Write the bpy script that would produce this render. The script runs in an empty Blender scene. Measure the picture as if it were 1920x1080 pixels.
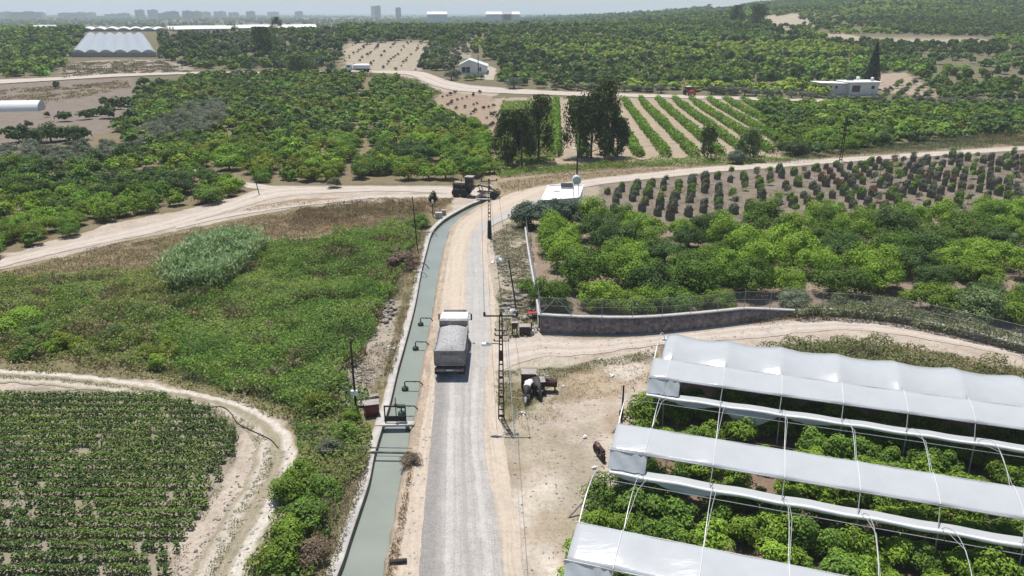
import bpy, bmesh, math, random
import numpy as np
from mathutils import Vector, Matrix, Euler
from mathutils.geometry import tessellate_polygon

random.seed(7)
RNG = np.random.default_rng(11)
S = bpy.context.scene
COL = S.collection

# ------------------------------------------------------------------ camera
F_PX, CAM_H = 1400.0, 29.0
PITCH = math.atan(517.0 / F_PX)
cam_d = bpy.data.cameras.new("camera")
cam_d.sensor_width = 36.0
cam_d.lens = 36.0 * F_PX / 1920.0
cam_d.clip_start = 0.5
cam_d.clip_end = 60000.0
cam = bpy.data.objects.new("camera", cam_d)
COL.objects.link(cam)
cam.location = (0, 0, CAM_H)
cam.rotation_euler = (math.pi / 2 - PITCH, 0, 0)
S.camera = cam

# ------------------------------------------------------------------ light
SUN_EL = math.radians(72.0)
SUN_AZ = math.atan2(-0.8, 2.3)            # towards the sun, from +Y, towards +X
sun_dir = Vector((math.sin(SUN_AZ) * math.cos(SUN_EL), math.cos(SUN_AZ) * math.cos(SUN_EL), math.sin(SUN_EL)))
W = bpy.data.worlds.new("World")
S.world = W
W.use_nodes = True
wn = W.node_tree.nodes
wl = W.node_tree.links
bg = wn["Background"]
sky = wn.new("ShaderNodeTexSky")
sky.sky_type = 'NISHITA'
sky.sun_disc = False
sky.sun_elevation = SUN_EL
sky.sun_rotation = SUN_AZ
sky.air_density = 1.0
sky.dust_density = 0.4
sky.ozone_density = 2.5
wl.new(sky.outputs[0], bg.inputs[0])
bg.inputs[1].default_value = 0.09
sd = bpy.data.lights.new("sun", 'SUN')
sd.energy = 5.0
sd.angle = math.radians(0.53)
sd.color = (1.0, 0.965, 0.91)
sun = bpy.data.objects.new("sun", sd)
COL.objects.link(sun)
sun.rotation_euler = sun_dir.to_track_quat('Z', 'Y').to_euler()
S.view_settings.view_transform = 'Standard'
S.view_settings.look = 'None'
S.view_settings.gamma = 1.0
S.view_settings.exposure = 0.2
S.cycles.max_bounces = 5
S.cycles.diffuse_bounces = 2
S.cycles.glossy_bounces = 2
S.cycles.transmission_bounces = 3
S.cycles.transparent_max_bounces = 10
S.cycles.volume_bounces = 1
S.cycles.caustics_reflective = False
S.cycles.caustics_refractive = False
S.cycles.use_fast_gi = False

# ------------------------------------------------------------------ terrain and picture-to-ground helpers
def smooth(a, b, x):
    t = np.clip((np.asarray(x, float) - a) / (b - a), 0, 1)
    return t * t * (3 - 2 * t)

def _hash(ix, iy, seed):
    h = (ix.astype(np.int64) * 374761393 + iy.astype(np.int64) * 668265263 + seed * 974634777) & 0x7fffffff
    h = ((h ^ (h >> 13)) * 1274126177) & 0x7fffffff
    return ((h ^ (h >> 16)) & 0xffff) / 65535.0

def vnoise(x, y, sc, seed=0):
    x = np.asarray(x, float) / sc; y = np.asarray(y, float) / sc
    x, y = x * .8 - y * .6 + seed * .37, x * .6 + y * .8 + seed * .71
    ix = np.floor(x); iy = np.floor(y); fx = x - ix; fy = y - iy
    fx = fx * fx * (3 - 2 * fx); fy = fy * fy * (3 - 2 * fy)
    a = _hash(ix, iy, seed); b = _hash(ix + 1, iy, seed); c = _hash(ix, iy + 1, seed); d = _hash(ix + 1, iy + 1, seed)
    return (a * (1 - fx) + b * fx) * (1 - fy) + (c * (1 - fx) + d * fx) * fy

def fbm(x, y, sc, seed=0, octs=3):
    r = 0; a = 0.55; t = 0
    for k in range(octs):
        r = r + a * vnoise(x, y, sc / 2 ** k, seed + 17 * k); t += a; a *= 0.5
    return r / t

_YL, _ZL = [0, 250, 350, 410, 520, 620, 800, 1050, 20000], [0, 0, 5, 8.5, 15.6, 17.4, 12, 0, 0]
_YR, _ZR = [0, 250, 350, 430, 600, 800, 1100, 1600, 2600, 5000, 20000], [0, 0, 4, 9, 20, 33, 50, 70, 70, 20, 0]

def terr(x, y):
    """height of the natural ground (the canal cut is left out)"""
    x = np.asarray(x, float); y = np.asarray(y, float)
    s = x / np.maximum(y, 1)
    w = smooth(-0.12, 0.6, s)
    zl = np.interp(y, _YL, _ZL); zr = np.interp(y, _YR, _ZR)
    z = zl * (1 - w) + zr * w
    return z + smooth(420, 900, y) * (1 - smooth(1600, 4000, y)) * 3 * (fbm(x, y, 170, 5) - 0.5)

_cP, _sP = math.cos(PITCH), math.sin(PITCH)
def ray(u, v):
    x = (u - 960) / F_PX; y = (540 - v) / F_PX
    return x, _cP + y * _sP, -_sP + y * _cP

def at(u, v, z=0.0):
    """the point at height z seen at pixel (u, v) of the 1920x1080 photograph"""
    dx, dy, dz = ray(u, v)
    t = (z - CAM_H) / dz
    return Vector((dx * t, dy * t, z))

_TS = np.geomspace(20, 9000, 1400)
def gr(u, v):
    """the point of the ground seen at pixel (u, v)"""
    dx, dy, dz = ray(u, v)
    t = -CAM_H / dz if dz < 0 else 9000
    if dy * t > 250:
        g_ = CAM_H + dz * _TS - terr(dx * _TS, dy * _TS)
        k = np.argmax(g_ < 0)
        t = _TS[-1] if g_[k] >= 0 else _TS[k - 1] + (_TS[k] - _TS[k - 1]) * g_[k - 1] / (g_[k - 1] - g_[k])
    return Vector((dx * t, dy * t, CAM_H + dz * t))

def gpoly(px):
    return np.array([gr(u, v)[:2] for u, v in px])

def proj(x, y, z):
    x = np.asarray(x, float); y = np.asarray(y, float); dz = np.asarray(z, float) - CAM_H
    f = y * _cP - dz * _sP; up = y * _sP + dz * _cP
    return 960 + F_PX * x / f, 540 - F_PX * up / f, f

def inside(poly, x, y):
    poly = np.asarray(poly); n = len(poly)
    r = np.zeros(np.shape(x), bool); j = n - 1
    for i in range(n):
        xi, yi = poly[i]; xj, yj = poly[j]
        if yi != yj:
            c = ((yi > y) != (yj > y)) & (x < (xj - xi) * (y - yi) / (yj - yi) + xi)
            r ^= c
        j = i
    return r

def spline(pts, n):
    """n points evenly along a Catmull-Rom curve through pts"""
    P = np.array([list(p) for p in pts], float)
    P = np.vstack([2 * P[0] - P[1], P, 2 * P[-1] - P[-2]])
    out = []
    for i in range(1, len(P) - 2):
        for t in np.linspace(0, 1, 24, endpoint=False):
            a, b, c, d = P[i - 1], P[i], P[i + 1], P[i + 2]
            out.append(0.5 * (2 * b + (c - a) * t + (2 * a - 5 * b + 4 * c - d) * t * t + (3 * b - a - 3 * c + d) * t ** 3))
    out.append(P[-2]); out = np.array(out)
    L = np.r_[0, np.cumsum(np.linalg.norm(np.diff(out, axis=0), axis=1))]
    q = np.linspace(0, L[-1], n)
    return np.stack([np.interp(q, L, out[:, k]) for k in range(out.shape[1])], 1)

# ------------------------------------------------------------------ object helpers
def put(o, parent=None):
    COL.objects.link(o)
    if parent is not None: o.parent = parent
    return o

def tag(o, label=None, cat=None, group=None, kind=None):
    if label: o["label"] = label
    if cat: o["category"] = cat
    if group: o["group"] = group
    if kind: o["kind"] = kind
    return o

def empty(name, loc, rz=0.0, label=None, cat=None, group=None):
    o = put(bpy.data.objects.new(name, None))
    o.empty_display_size = 0.3
    o.location = loc; o.rotation_euler = (0, 0, rz)
    return tag(o, label, cat, group)

def copy_tree(o, parent=None):
    c = o.copy(); put(c)
    if parent is not None: c.parent = parent
    for ch in [k for k in bpy.data.objects if k.parent is o]: copy_tree(ch, c)
    return c

class MB:
    """collects boxes, tubes, lathes and prisms into one mesh"""
    def __init__(self): self.b = bmesh.new()
    def box(self, c, s, rot=(0, 0, 0), bevel=0.0, taper=None):
        m = Matrix.Translation(c) @ Euler(rot).to_matrix().to_4x4() @ Matrix.Diagonal((*s, 1))
        r = bmesh.ops.create_cube(self.b, size=1.0, matrix=m)
        vs = r['verts']
        if taper:
            for v in vs:
                l = m.inverted() @ v.co
                if l.z > 0: v.co = m @ Vector((l.x * taper[0], l.y * taper[1], l.z))
        if bevel:
            es = list({e for v in vs for e in v.link_edges})
            bmesh.ops.bevel(self.b, geom=es, offset=bevel, segments=2, affect='EDGES', profile=0.6)
        return self
    def tube(self, pts, r, n=8, caps=True):
        pts = [Vector(p) for p in pts]
        rs = r if isinstance(r, (list, tuple)) else [r] * len(pts)
        rings = []; up0 = None
        for i, p in enumerate(pts):
            d = (pts[min(i + 1, len(pts) - 1)] - pts[max(i - 1, 0)]).normalized()
            up = Vector((0, 0, 1)) if abs(d.z) < 0.95 else Vector((1, 0, 0))
            if up0 is not None: up = up0
            x = d.cross(up)
            if x.length < 1e-4: x = d.cross(Vector((0, 1, 0)))
            x.normalize(); y = x.cross(d).normalized(); up0 = y
            rings.append([self.b.verts.new(p + (x * math.cos(a) + y * math.sin(a)) * rs[i]) for a in [2 * math.pi * k / n for k in range(n)]])
        for a, b in zip(rings, rings[1:]):
            for k in range(n): self.b.faces.new((a[k], a[(k + 1) % n], b[(k + 1) % n], b[k]))
        if caps:
            self.b.faces.new(rings[0][::-1]); self.b.faces.new(rings[-1])
        return self
    def lathe(self, prof, c=(0, 0, 0), n=20, axis='Z', caps=True):
        """profile of (radius, height)"""
        rings = []
        for r, h in prof:
            ring = []
            for k in range(n):
                a = 2 * math.pi * k / n; x, y = r * math.cos(a), r * math.sin(a)
                p = {'Z': (x, y, h), 'X': (h, x, y), 'Y': (x, h, y)}[axis]
                ring.append(self.b.verts.new(Vector(c) + Vector(p)))
            rings.append(ring)
        for a, b in zip(rings, rings[1:]):
            for k in range(n): self.b.faces.new((a[k], a[(k + 1) % n], b[(k + 1) % n], b[k]))
        if caps:
            self.b.faces.new(rings[0][::-1]); self.b.faces.new(rings[-1])
        return self
    def prism(self, pts, d):
        """closed outline pts (3d, planar) pushed along d"""
        a = [self.b.verts.new(Vector(p)) for p in pts]; b = [self.b.verts.new(Vector(p) + Vector(d)) for p in pts]
        self.b.faces.new(a[::-1]); self.b.faces.new(b)
        n = len(a)
        for k in range(n): self.b.faces.new((a[k], a[(k + 1) % n], b[(k + 1) % n], b[k]))
        return self
    def grid(self, P):
        """rows of points"""
        R = [[self.b.verts.new(Vector(p)) for p in row] for row in P]
        for a, b in zip(R, R[1:]):
            for k in range(len(a) - 1): self.b.faces.new((a[k], a[k + 1], b[k + 1], b[k]))
        return self
    def build(self, name, mat, parent=None, flat=False, angle=35):
        bmesh.ops.recalc_face_normals(self.b, faces=self.b.faces)
        me = bpy.data.meshes.new(name)
        if not flat:
            ca = math.radians(angle)
            for f in self.b.faces: f.smooth = True
            for e in self.b.edges:
                if len(e.link_faces) == 2 and e.calc_face_angle(0) > ca: e.smooth = False
        self.b.to_mesh(me); self.b.free()
        me.materials.append(mat)
        return put(bpy.data.objects.new(name, me), parent)

def raw_mesh(name, V, Fq, mat, parent=None, tint=None, smooth_=False, uv=None):
    """quads only, from numpy arrays"""
    me = bpy.data.meshes.new(name)
    n = len(Fq)
    me.vertices.add(len(V)); me.vertices.foreach_set("co", np.ascontiguousarray(V, np.float32).ravel())
    me.loops.add(n * 4); me.loops.foreach_set("vertex_index", np.ascontiguousarray(Fq, np.int32).ravel())
    me.polygons.add(n); me.polygons.foreach_set("loop_start", np.arange(0, n * 4, 4, dtype=np.int32))
    if smooth_: me.polygons.foreach_set("use_smooth", np.ones(n, bool))
    if uv is not None:
        l = me.uv_layers.new(name="UVMap"); l.data.foreach_set("uv", np.ascontiguousarray(uv[np.asarray(Fq).ravel()], np.float32).ravel())
    if tint is not None:
        a = me.color_attributes.new("tint", 'FLOAT_COLOR', 'POINT')
        a.data.foreach_set("color", np.ascontiguousarray(np.c_[tint, np.ones(len(V))], np.float32).ravel())
    me.update(calc_edges=True)
    me.materials.append(mat)
    return put(bpy.data.objects.new(name, me), parent)

def leaf_arrays(C, N, size, aspect, rng, T=None, fold=0.0):
    """one quad per leaf: V, F"""
    n = len(C)
    N = N / np.maximum(np.linalg.norm(N, axis=1, keepdims=True), 1e-6)
    if T is None: T = rng.normal(size=(n, 3))
    T = T - N * np.sum(T * N, 1, keepdims=True)
    T /= np.maximum(np.linalg.norm(T, axis=1, keepdims=True), 1e-6)
    B = np.cross(N, T)
    h = (size * 0.5)[:, None]; w = h * aspect
    k = N * (size * fold)[:, None]
    V = np.stack([C - T * h, C + B * w + k - T * h * .1, C + T * h, C - B * w + k - T * h * .1], 1).reshape(-1, 3)
    Fq = np.arange(n * 4).reshape(n, 4)
    return V, Fq

def leaves(name, C, N, size, aspect, mat, tint, rng, parent=None, T=None, fold=0.0):
    V, Fq = leaf_arrays(C, N, size, aspect, rng, T, fold)
    return raw_mesh(name, V, Fq, mat, parent, np.repeat(tint, 4, 0))

ONES = ["first", "second", "third", "fourth", "fifth", "sixth", "seventh", "eighth", "ninth", "tenth", "eleventh", "twelfth", "thirteenth", "fourteenth", "fifteenth", "sixteenth", "seventeenth", "eighteenth", "nineteenth", "twentieth"]
def nth(k):
    if k < 20: return ONES[k]
    tens = {2: "twenty", 3: "thirty", 4: "forty", 5: "fifty", 6: "sixty"}[(k + 1) // 10]
    r = (k + 1) % 10
    return tens[:-1] + "ieth" if r == 0 else tens + "-" + ONES[r - 1]

# ------------------------------------------------------------------ materials
def new_mat(name):
    m = bpy.data.materials.new(name); m.use_nodes = True
    nt = m.node_tree; nt.nodes.clear()
    out = nt.nodes.new("ShaderNodeOutputMaterial")
    return m, nt, out

def N_(nt, t, **kw):
    n = nt.nodes.new(t)
    for k, v in kw.items():
        if k in n.inputs: n.inputs[k].default_value = v
        else: setattr(n, k, v)
    return n

def noise(nt, scale, detail=4, rough=0.6, coord=None, dist=0.0):
    n = N_(nt, "ShaderNodeTexNoise"); n.inputs["Scale"].default_value = scale; n.inputs["Detail"].default_value = detail
    n.inputs["Roughness"].default_value = rough; n.inputs["Distortion"].default_value = dist
    if coord is not None: nt.links.new(coord, n.inputs["Vector"])
    return n

def ramp(nt, fac, stops):
    r = N_(nt, "ShaderNodeValToRGB"); e = r.color_ramp.elements
    while len(e) < len(stops): e.new(0.5)
    for k, (p, c) in enumerate(stops):
        e[k].position = p; e[k].color = (*c, 1) if len(c) == 3 else c
    nt.links.new(fac, r.inputs[0]); return r

def mixc(nt, fac, a, b, mode='MIX'):
    m = N_(nt, "ShaderNodeMix", data_type='RGBA', blend_type=mode)
    for i, s in ((0, fac), (6, a), (7, b)):
        if hasattr(s, "is_linked") or hasattr(s, "links"): nt.links.new(s, m.inputs[i])
        else: m.inputs[i].default_value = s if i == 0 else (*s, 1)
    return m.outputs[2]

def plain(name, col, rough=0.7, metal=0.0, var=0.18, scale=3.0, bump=0.0, spec=0.4, dirt=None):
    """a surface with slightly uneven colour, wear and gloss"""
    m, nt, out = new_mat(name)
    tc = N_(nt, "ShaderNodeTexCoord").outputs["Object"]
    n1 = noise(nt, scale, 5, 0.65, tc)
    lo = tuple(max(c * (1 - var * 1.6), 0) for c in col); hi = tuple(min(c * (1 + var), 1) for c in col)
    c = ramp(nt, n1.outputs[0], [(0.3, lo), (0.7, hi)]).outputs[0]
    if dirt:
        n2 = noise(nt, scale * 0.6, 6, 0.7, tc, 0.6)
        f = ramp(nt, n2.outputs[0], [(0.52, (0, 0, 0)), (0.66, (1, 1, 1))]).outputs[0]
        c = mixc(nt, f, c, dirt)
    p = N_(nt, "ShaderNodeBsdfPrincipled", Roughness=rough, Metallic=metal)
    p.inputs["Specular IOR Level"].default_value = spec
    nt.links.new(c, p.inputs["Base Color"])
    if bump:
        bp = N_(nt, "ShaderNodeBump", Strength=bump, Distance=0.05)
        n3 = noise(nt, scale * 6, 5, 0.7, tc)
        nt.links.new(n3.outputs[0], bp.inputs["Height"]); nt.links.new(bp.outputs[0], p.inputs["Normal"])
    nt.links.new(p.outputs[0], out.inputs[0])
    return m

def leaf_mat(name, trans=0.2, rough=0.6, spec=0.15, obj=True):
    m, nt, out = new_mat(name)
    a = N_(nt, "ShaderNodeAttribute", attribute_name="tint").outputs["Color"]
    if obj:
        oi = N_(nt, "ShaderNodeObjectInfo")
        a = mixc(nt, 1.0, a, oi.outputs["Color"], 'MULTIPLY')
    p = N_(nt, "ShaderNodeBsdfPrincipled", Roughness=rough)
    p.inputs["Specular IOR Level"].default_value = spec
    nt.links.new(a, p.inputs["Base Color"])
    t = N_(nt, "ShaderNodeBsdfTranslucent")
    a2 = mixc(nt, 1.0, a, (1.25, 1.3, 0.55), 'MULTIPLY'); nt.links.new(a2, t.inputs[0])
    mx = N_(nt, "ShaderNodeMixShader"); mx.inputs[0].default_value = trans
    nt.links.new(p.outputs[0], mx.inputs[1]); nt.links.new(t.outputs[0], mx.inputs[2])
    nt.links.new(mx.outputs[0], out.inputs[0])
    return m

def ground_mat():
    m, nt, out = new_mat("ground_soil")
    geo = N_(nt, "ShaderNodeNewGeometry").outputs["Position"]
    a = N_(nt, "ShaderNodeAttribute", attribute_name="tint").outputs["Color"]
    n1 = noise(nt, 0.35, 6, 0.7, geo); n2 = noise(nt, 3.0, 5, 0.75, geo); n3 = noise(nt, 14.0, 3, 0.7, geo)
    c = mixc(nt, 1.0, a, ramp(nt, n1.outputs[0], [(0.3, (.78, .76, .74)), (0.7, (1.16, 1.15, 1.13))]).outputs[0], 'MULTIPLY')
    c = mixc(nt, 1.0, c, ramp(nt, n2.outputs[0], [(0.25, (.66, .64, .62)), (0.5, (1, 1, 1)), (0.75, (1.22, 1.22, 1.2))]).outputs[0], 'MULTIPLY')
    c = mixc(nt, 1.0, c, ramp(nt, n3.outputs[0], [(0.3, (.8, .8, .8)), (0.7, (1.16, 1.16, 1.16))]).outputs[0], 'MULTIPLY')
    p = N_(nt, "ShaderNodeBsdfPrincipled", Roughness=0.95); p.inputs["Specular IOR Level"].default_value = 0.15
    nt.links.new(c, p.inputs["Base Color"])
    bp = N_(nt, "ShaderNodeBump", Strength=0.55, Distance=0.12)
    nt.links.new(n2.outputs[0], bp.inputs["Height"]); nt.links.new(bp.outputs[0], p.inputs["Normal"])
    nt.links.new(p.outputs[0], out.inputs[0])
    return m

def road_mat(name, base, dark, streaks=(), grain=18.0, amp=0.28, patch=None, patch_at=(.55, .68)):
    """a loose surface with wheel tracks running along UV.v; streaks: (centre u, half width, colour, strength)"""
    m, nt, out = new_mat(name)
    tc = N_(nt, "ShaderNodeTexCoord"); geo = N_(nt, "ShaderNodeNewGeometry").outputs["Position"]
    n1 = noise(nt, 0.5, 5, 0.65, geo); n2 = noise(nt, grain, 4, 0.8, geo); n4 = noise(nt, 2.2, 5, 0.7, geo)
    c = mixc(nt, ramp(nt, n1.outputs[0], [(0.32, (0, 0, 0)), (0.68, (1, 1, 1))]).outputs[0], dark, base)
    c = mixc(nt, 1.0, c, ramp(nt, n4.outputs[0], [(0.3, (.86, .85, .84)), (0.7, (1.1, 1.1, 1.1))]).outputs[0], 'MULTIPLY')
    uv = tc.outputs["UV"]
    sep = N_(nt, "ShaderNodeSeparateXYZ"); nt.links.new(uv, sep.inputs[0])
    # long streaks along the road
    mp = N_(nt, "ShaderNodeMapping"); mp.inputs["Scale"].default_value = (26, 0.9, 1); nt.links.new(uv, mp.inputs[0])
    ns = noise(nt, 1.0, 4, 0.65, mp.outputs[0])
    c = mixc(nt, 1.0, c, ramp(nt, ns.outputs[0], [(0.3, (.84, .83, .82)), (0.7, (1.12, 1.12, 1.12))]).outputs[0], 'MULTIPLY')
    nw = noise(nt, 0.25, 3, 0.6, geo)
    for cu, hw, colr, st in streaks:
        off = N_(nt, "ShaderNodeMath", operation='MULTIPLY_ADD'); nt.links.new(nw.outputs[0], off.inputs[0]); off.inputs[1].default_value = 0.12; off.inputs[2].default_value = -cu - 0.06
        s1 = N_(nt, "ShaderNodeMath", operation='ADD'); nt.links.new(sep.outputs[0], s1.inputs[0]); nt.links.new(off.outputs[0], s1.inputs[1])
        s2 = N_(nt, "ShaderNodeMath", operation='ABSOLUTE'); nt.links.new(s1.outputs[0], s2.inputs[0])
        s3 = N_(nt, "ShaderNodeMapRange"); s3.inputs[1].default_value = hw * 1.35; s3.inputs[2].default_value = hw * 0.55; s3.inputs[3].default_value = 0; s3.inputs[4].default_value = st
        nt.links.new(s2.outputs[0], s3.inputs[0])
        nb = ramp(nt, n4.outputs[0], [(0.3, (.45, .45, .45)), (0.6, (1, 1, 1))]).outputs[0]
        f = N_(nt, "ShaderNodeMath", operation='MULTIPLY'); nt.links.new(s3.outputs[0], f.inputs[0]); nt.links.new(nb, f.inputs[1])
        c = mixc(nt, f.outputs[0], c, colr)
    if patch:
        np_ = noise(nt, 0.9, 6, 0.7, geo, 0.4)
        c = mixc(nt, ramp(nt, np_.outputs[0], [(patch_at[0], (0, 0, 0)), (patch_at[1], (1, 1, 1))]).outputs[0], c, patch)
    c = mixc(nt, 1.0, c, ramp(nt, n2.outputs[0], [(0.28, (1 - amp * 1.5,) * 3), (0.5, (1, 1, 1)), (0.72, (1 + amp,) * 3)]).outputs[0], 'MULTIPLY')
    p = N_(nt, "ShaderNodeBsdfPrincipled", Roughness=0.95); p.inputs["Specular IOR Level"].default_value = 0.15
    nt.links.new(c, p.inputs["Base Color"])
    bp = N_(nt, "ShaderNodeBump", Strength=0.6, Distance=0.05)
    nt.links.new(n2.outputs[0], bp.inputs["Height"]); nt.links.new(bp.outputs[0], p.inputs["Normal"])
    nt.links.new(p.outputs[0], out.inputs[0])
    return m

def plastic_film(name, col, trans=0.3, rough=0.3):
    """milky greenhouse film with creases"""
    m, nt, out = new_mat(name)
    geo = N_(nt, "ShaderNodeNewGeometry").outputs["Position"]
    n1 = noise(nt, 0.8, 4, 0.6, geo)
    c = ramp(nt, n1.outputs[0], [(0.3, tuple(x * .93 for x in col)), (0.7, col)]).outputs[0]
    p = N_(nt, "ShaderNodeBsdfPrincipled", Roughness=rough); p.inputs["Specular IOR Level"].default_value = 0.5
    nt.links.new(c, p.inputs["Base Color"])
    mp = N_(nt, "ShaderNodeMapping"); mp.inputs["Scale"].default_value = (0.5, 2.2, 1.0); mp.inputs["Rotation"].default_value = (0, 0, 0.31); nt.links.new(geo, mp.inputs[0])
    n2 = noise(nt, 1.0, 3, 0.55, mp.outputs[0])
    bp = N_(nt, "ShaderNodeBump", Strength=0.12, Distance=0.25); nt.links.new(n2.outputs[0], bp.inputs["Height"]); nt.links.new(bp.outputs[0], p.inputs["Normal"])
    t = N_(nt, "ShaderNodeBsdfTranslucent"); nt.links.new(c, t.inputs[0])
    mx = N_(nt, "ShaderNodeMixShader"); mx.inputs[0].default_value = trans
    nt.links.new(p.outputs[0], mx.inputs[1]); nt.links.new(t.outputs[0], mx.inputs[2]); nt.links.new(mx.outputs[0], out.inputs[0])
    return m

def wire_net(name, col, cover):
    m, nt, out = new_mat(name)
    tc = N_(nt, "ShaderNodeTexCoord").outputs["UV"]
    d = N_(nt, "ShaderNodeBsdfDiffuse"); d.inputs[0].default_value = (*col, 1)
    t = N_(nt, "ShaderNodeBsdfTransparent")
    mx = N_(nt, "ShaderNodeMixShader"); mx.inputs[0].default_value = cover
    nt.links.new(t.outputs[0], mx.inputs[1]); nt.links.new(d.outputs[0], mx.inputs[2]); nt.links.new(mx.outputs[0], out.inputs[0])
    return m

def stone_mat():
    m, nt, out = new_mat("rubble_stone")
    geo = N_(nt, "ShaderNodeNewGeometry").outputs["Position"]
    v = N_(nt, "ShaderNodeTexVoronoi"); v.inputs["Scale"].default_value = 3.0; nt.links.new(geo, v.inputs["Vector"])
    n1 = noise(nt, 0.6, 5, 0.65, geo); n2 = noise(nt, 9, 4, 0.7, geo)
    c = ramp(nt, v.outputs["Color"], [(0.15, (.20, .17, .15)), (0.5, (.30, .26, .23)), (0.9, (.42, .375, .335))]).outputs[0]
    c = mixc(nt, 1.0, c, ramp(nt, n1.outputs[0], [(.3, (.7, .66, .66)), (.7, (1.15, 1.05, 1.02))]).outputs[0], 'MULTIPLY')
    c = mixc(nt, 1.0, c, ramp(nt, n2.outputs[0], [(.3, (.7, .7, .7)), (.7, (1.2, 1.2, 1.2))]).outputs[0], 'MULTIPLY')
    e = N_(nt, "ShaderNodeTexVoronoi", feature='DISTANCE_TO_EDGE'); e.inputs["Scale"].default_value = 3.0; nt.links.new(geo, e.inputs["Vector"])
    c = mixc(nt, ramp(nt, e.outputs[0], [(0.0, (.55, .55, .55)), (0.09, (0, 0, 0))]).outputs[0], c, (.2, .18, .165))
    p = N_(nt, "ShaderNodeBsdfPrincipled", Roughness=0.95); p.inputs["Specular IOR Level"].default_value = 0.15
    nt.links.new(c, p.inputs["Base Color"])
    bp = N_(nt, "ShaderNodeBump", Strength=0.8, Distance=0.08); nt.links.new(e.outputs[0], bp.inputs["Height"]); nt.links.new(bp.outputs[0], p.inputs["Normal"])
    nt.links.new(p.outputs[0], out.inputs[0])
    return m

def water_mat():
    m, nt, out = new_mat("canal_water")
    geo = N_(nt, "ShaderNodeNewGeometry").outputs["Position"]
    n1 = noise(nt, 0.25, 4, 0.6, geo); n2 = noise(nt, 5, 3, 0.6, geo)
    c = ramp(nt, n1.outputs[0], [(.3, (.205, .225, .19)), (.7, (.245, .268, .232))]).outputs[0]
    p = N_(nt, "ShaderNodeBsdfPrincipled", Roughness=0.12, IOR=1.33); nt.links.new(c, p.inputs["Base Color"])
    bp = N_(nt, "ShaderNodeBump", Strength=0.12, Distance=0.02); nt.links.new(n2.outputs[0], bp.inputs["Height"]); nt.links.new(bp.outputs[0], p.inputs["Normal"])
    nt.links.new(p.outputs[0], out.inputs[0])
    return m

M = {}
M['ground'] = ground_mat()
M['leaf'] = leaf_mat("foliage")
M['leaf_dull'] = leaf_mat("dull_foliage", 0.15, 0.8, 0.15)
M['weed'] = leaf_mat("weed_blades", 0.25, 0.75, 0.2)
M['bark'] = plain("bark", (.16, .12, .09), .95, var=.35, scale=6, bump=.5)
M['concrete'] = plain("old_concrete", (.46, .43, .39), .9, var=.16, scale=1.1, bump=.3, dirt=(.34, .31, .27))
M['concrete_dark'] = plain("dark_concrete", (.13, .125, .11), .85, var=.3, scale=1.5, bump=.3)  # darker concrete tone for the canal's inner face, gate pier, headwall and crossing pipes
M['water'] = water_mat()
M['stone'] = stone_mat()
M['steel_dark'] = plain("dark_painted_steel", (.035, .032, .03), .6, .3, .3, 6)
M['galv'] = plain("galvanised_pipe", (.52, .52, .51), .5, .45, .12, 5)
M['fence_steel'] = plain("weathered_fence_steel", (.30, .30, .29), .6, .3, .15, 5)
M['wood_pole'] = plain("weathered_pole_wood", (.045, .036, .03), .9, var=.3, scale=8)
M['wood_grey'] = plain("grey_weathered_wood", (.30, .27, .24), .9, var=.25, scale=6)
M['rust'] = plain("rusted_sheet", (.075, .048, .04), .8, .2, .35, 4, dirt=(.16, .08, .05))
M['rust_lid'] = plain("sun_bleached_sheet", (.35, .31, .29), .7, .2, .2, 4, dirt=(.2, .15, .12))
M['black'] = plain("black_rubber", (.022, .021, .02), .85, var=.25, scale=6)
M['white_paint'] = plain("white_vehicle_paint", (.80, .80, .79), .35, 0, .06, 2, spec=.5, dirt=(.62, .58, .52))
M['grey_paint'] = plain("dusty_grey_paint", (.23, .222, .215), .6, 0, .2, 2.5, dirt=(.36, .34, .31))
M['dark_paint'] = plain("dark_machine_paint", (.018, .017, .017), .45, 0, .3, 3)
M['glass'] = plain("dark_window_glass", (.03, .035, .04), .08, 0, .1, 2, spec=.7)
M['red_paint'] = plain("red_paint", (.45, .03, .03), .4, 0, .15, 4)
M['maroon'] = plain("dark_red_paint", (.14, .025, .022), .45, 0, .2, 6)
M['red_lens'] = plain("red_lamp_lens", (.20, .045, .04), .6, dirt=(.25, .2, .18))
M['yellow'] = plain("dusty_yellow_paint", (.26, .20, .11), .55, 0, .25, 4, dirt=(.2, .16, .11))
M['plaster'] = plain("white_plaster", (.74, .73, .71), .85, 0, .06, .8, dirt=(.6, .57, .53))
M['roof_white'] = plain("whitewashed_roof", (.82, .81, .80), .8, 0, .05, .7, dirt=(.68, .66, .63))
M['roof_sheet'] = plain("pale_roof_sheet", (.62, .66, .68), .5, 0, .08, 1)
M['film'] = plastic_film("greenhouse_film", (.58, .595, .605), .25, .2)
M['film_clear'] = plastic_film("greenhouse_side_film", (.62, .66, .69), .35, .22)
M['film_white'] = plastic_film("white_tunnel_film", (.80, .81, .80), .15, .5)
M['net'] = wire_net("wire_mesh", (.22, .23, .22), 0.22)
M['sleeve'] = plain("dark_shade_net", (.175, .165, .135), .9, 0, .35, 5)
M['insulator'] = plain("porcelain", (.55, .5, .45), .3, 0, .1, 8)
M['litter'] = plain("litter_plastic", (.74, .72, .69), .6, 0, .15, 4)
M['rock'] = plain("limestone_rubble", (.31, .28, .24), .95, 0, .25, 3, bump=.6)
M['green_pump'] = plain("green_painted_steel", (.035, .07, .045), .6, .1, .3, 7)
M['cow'] = None

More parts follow.
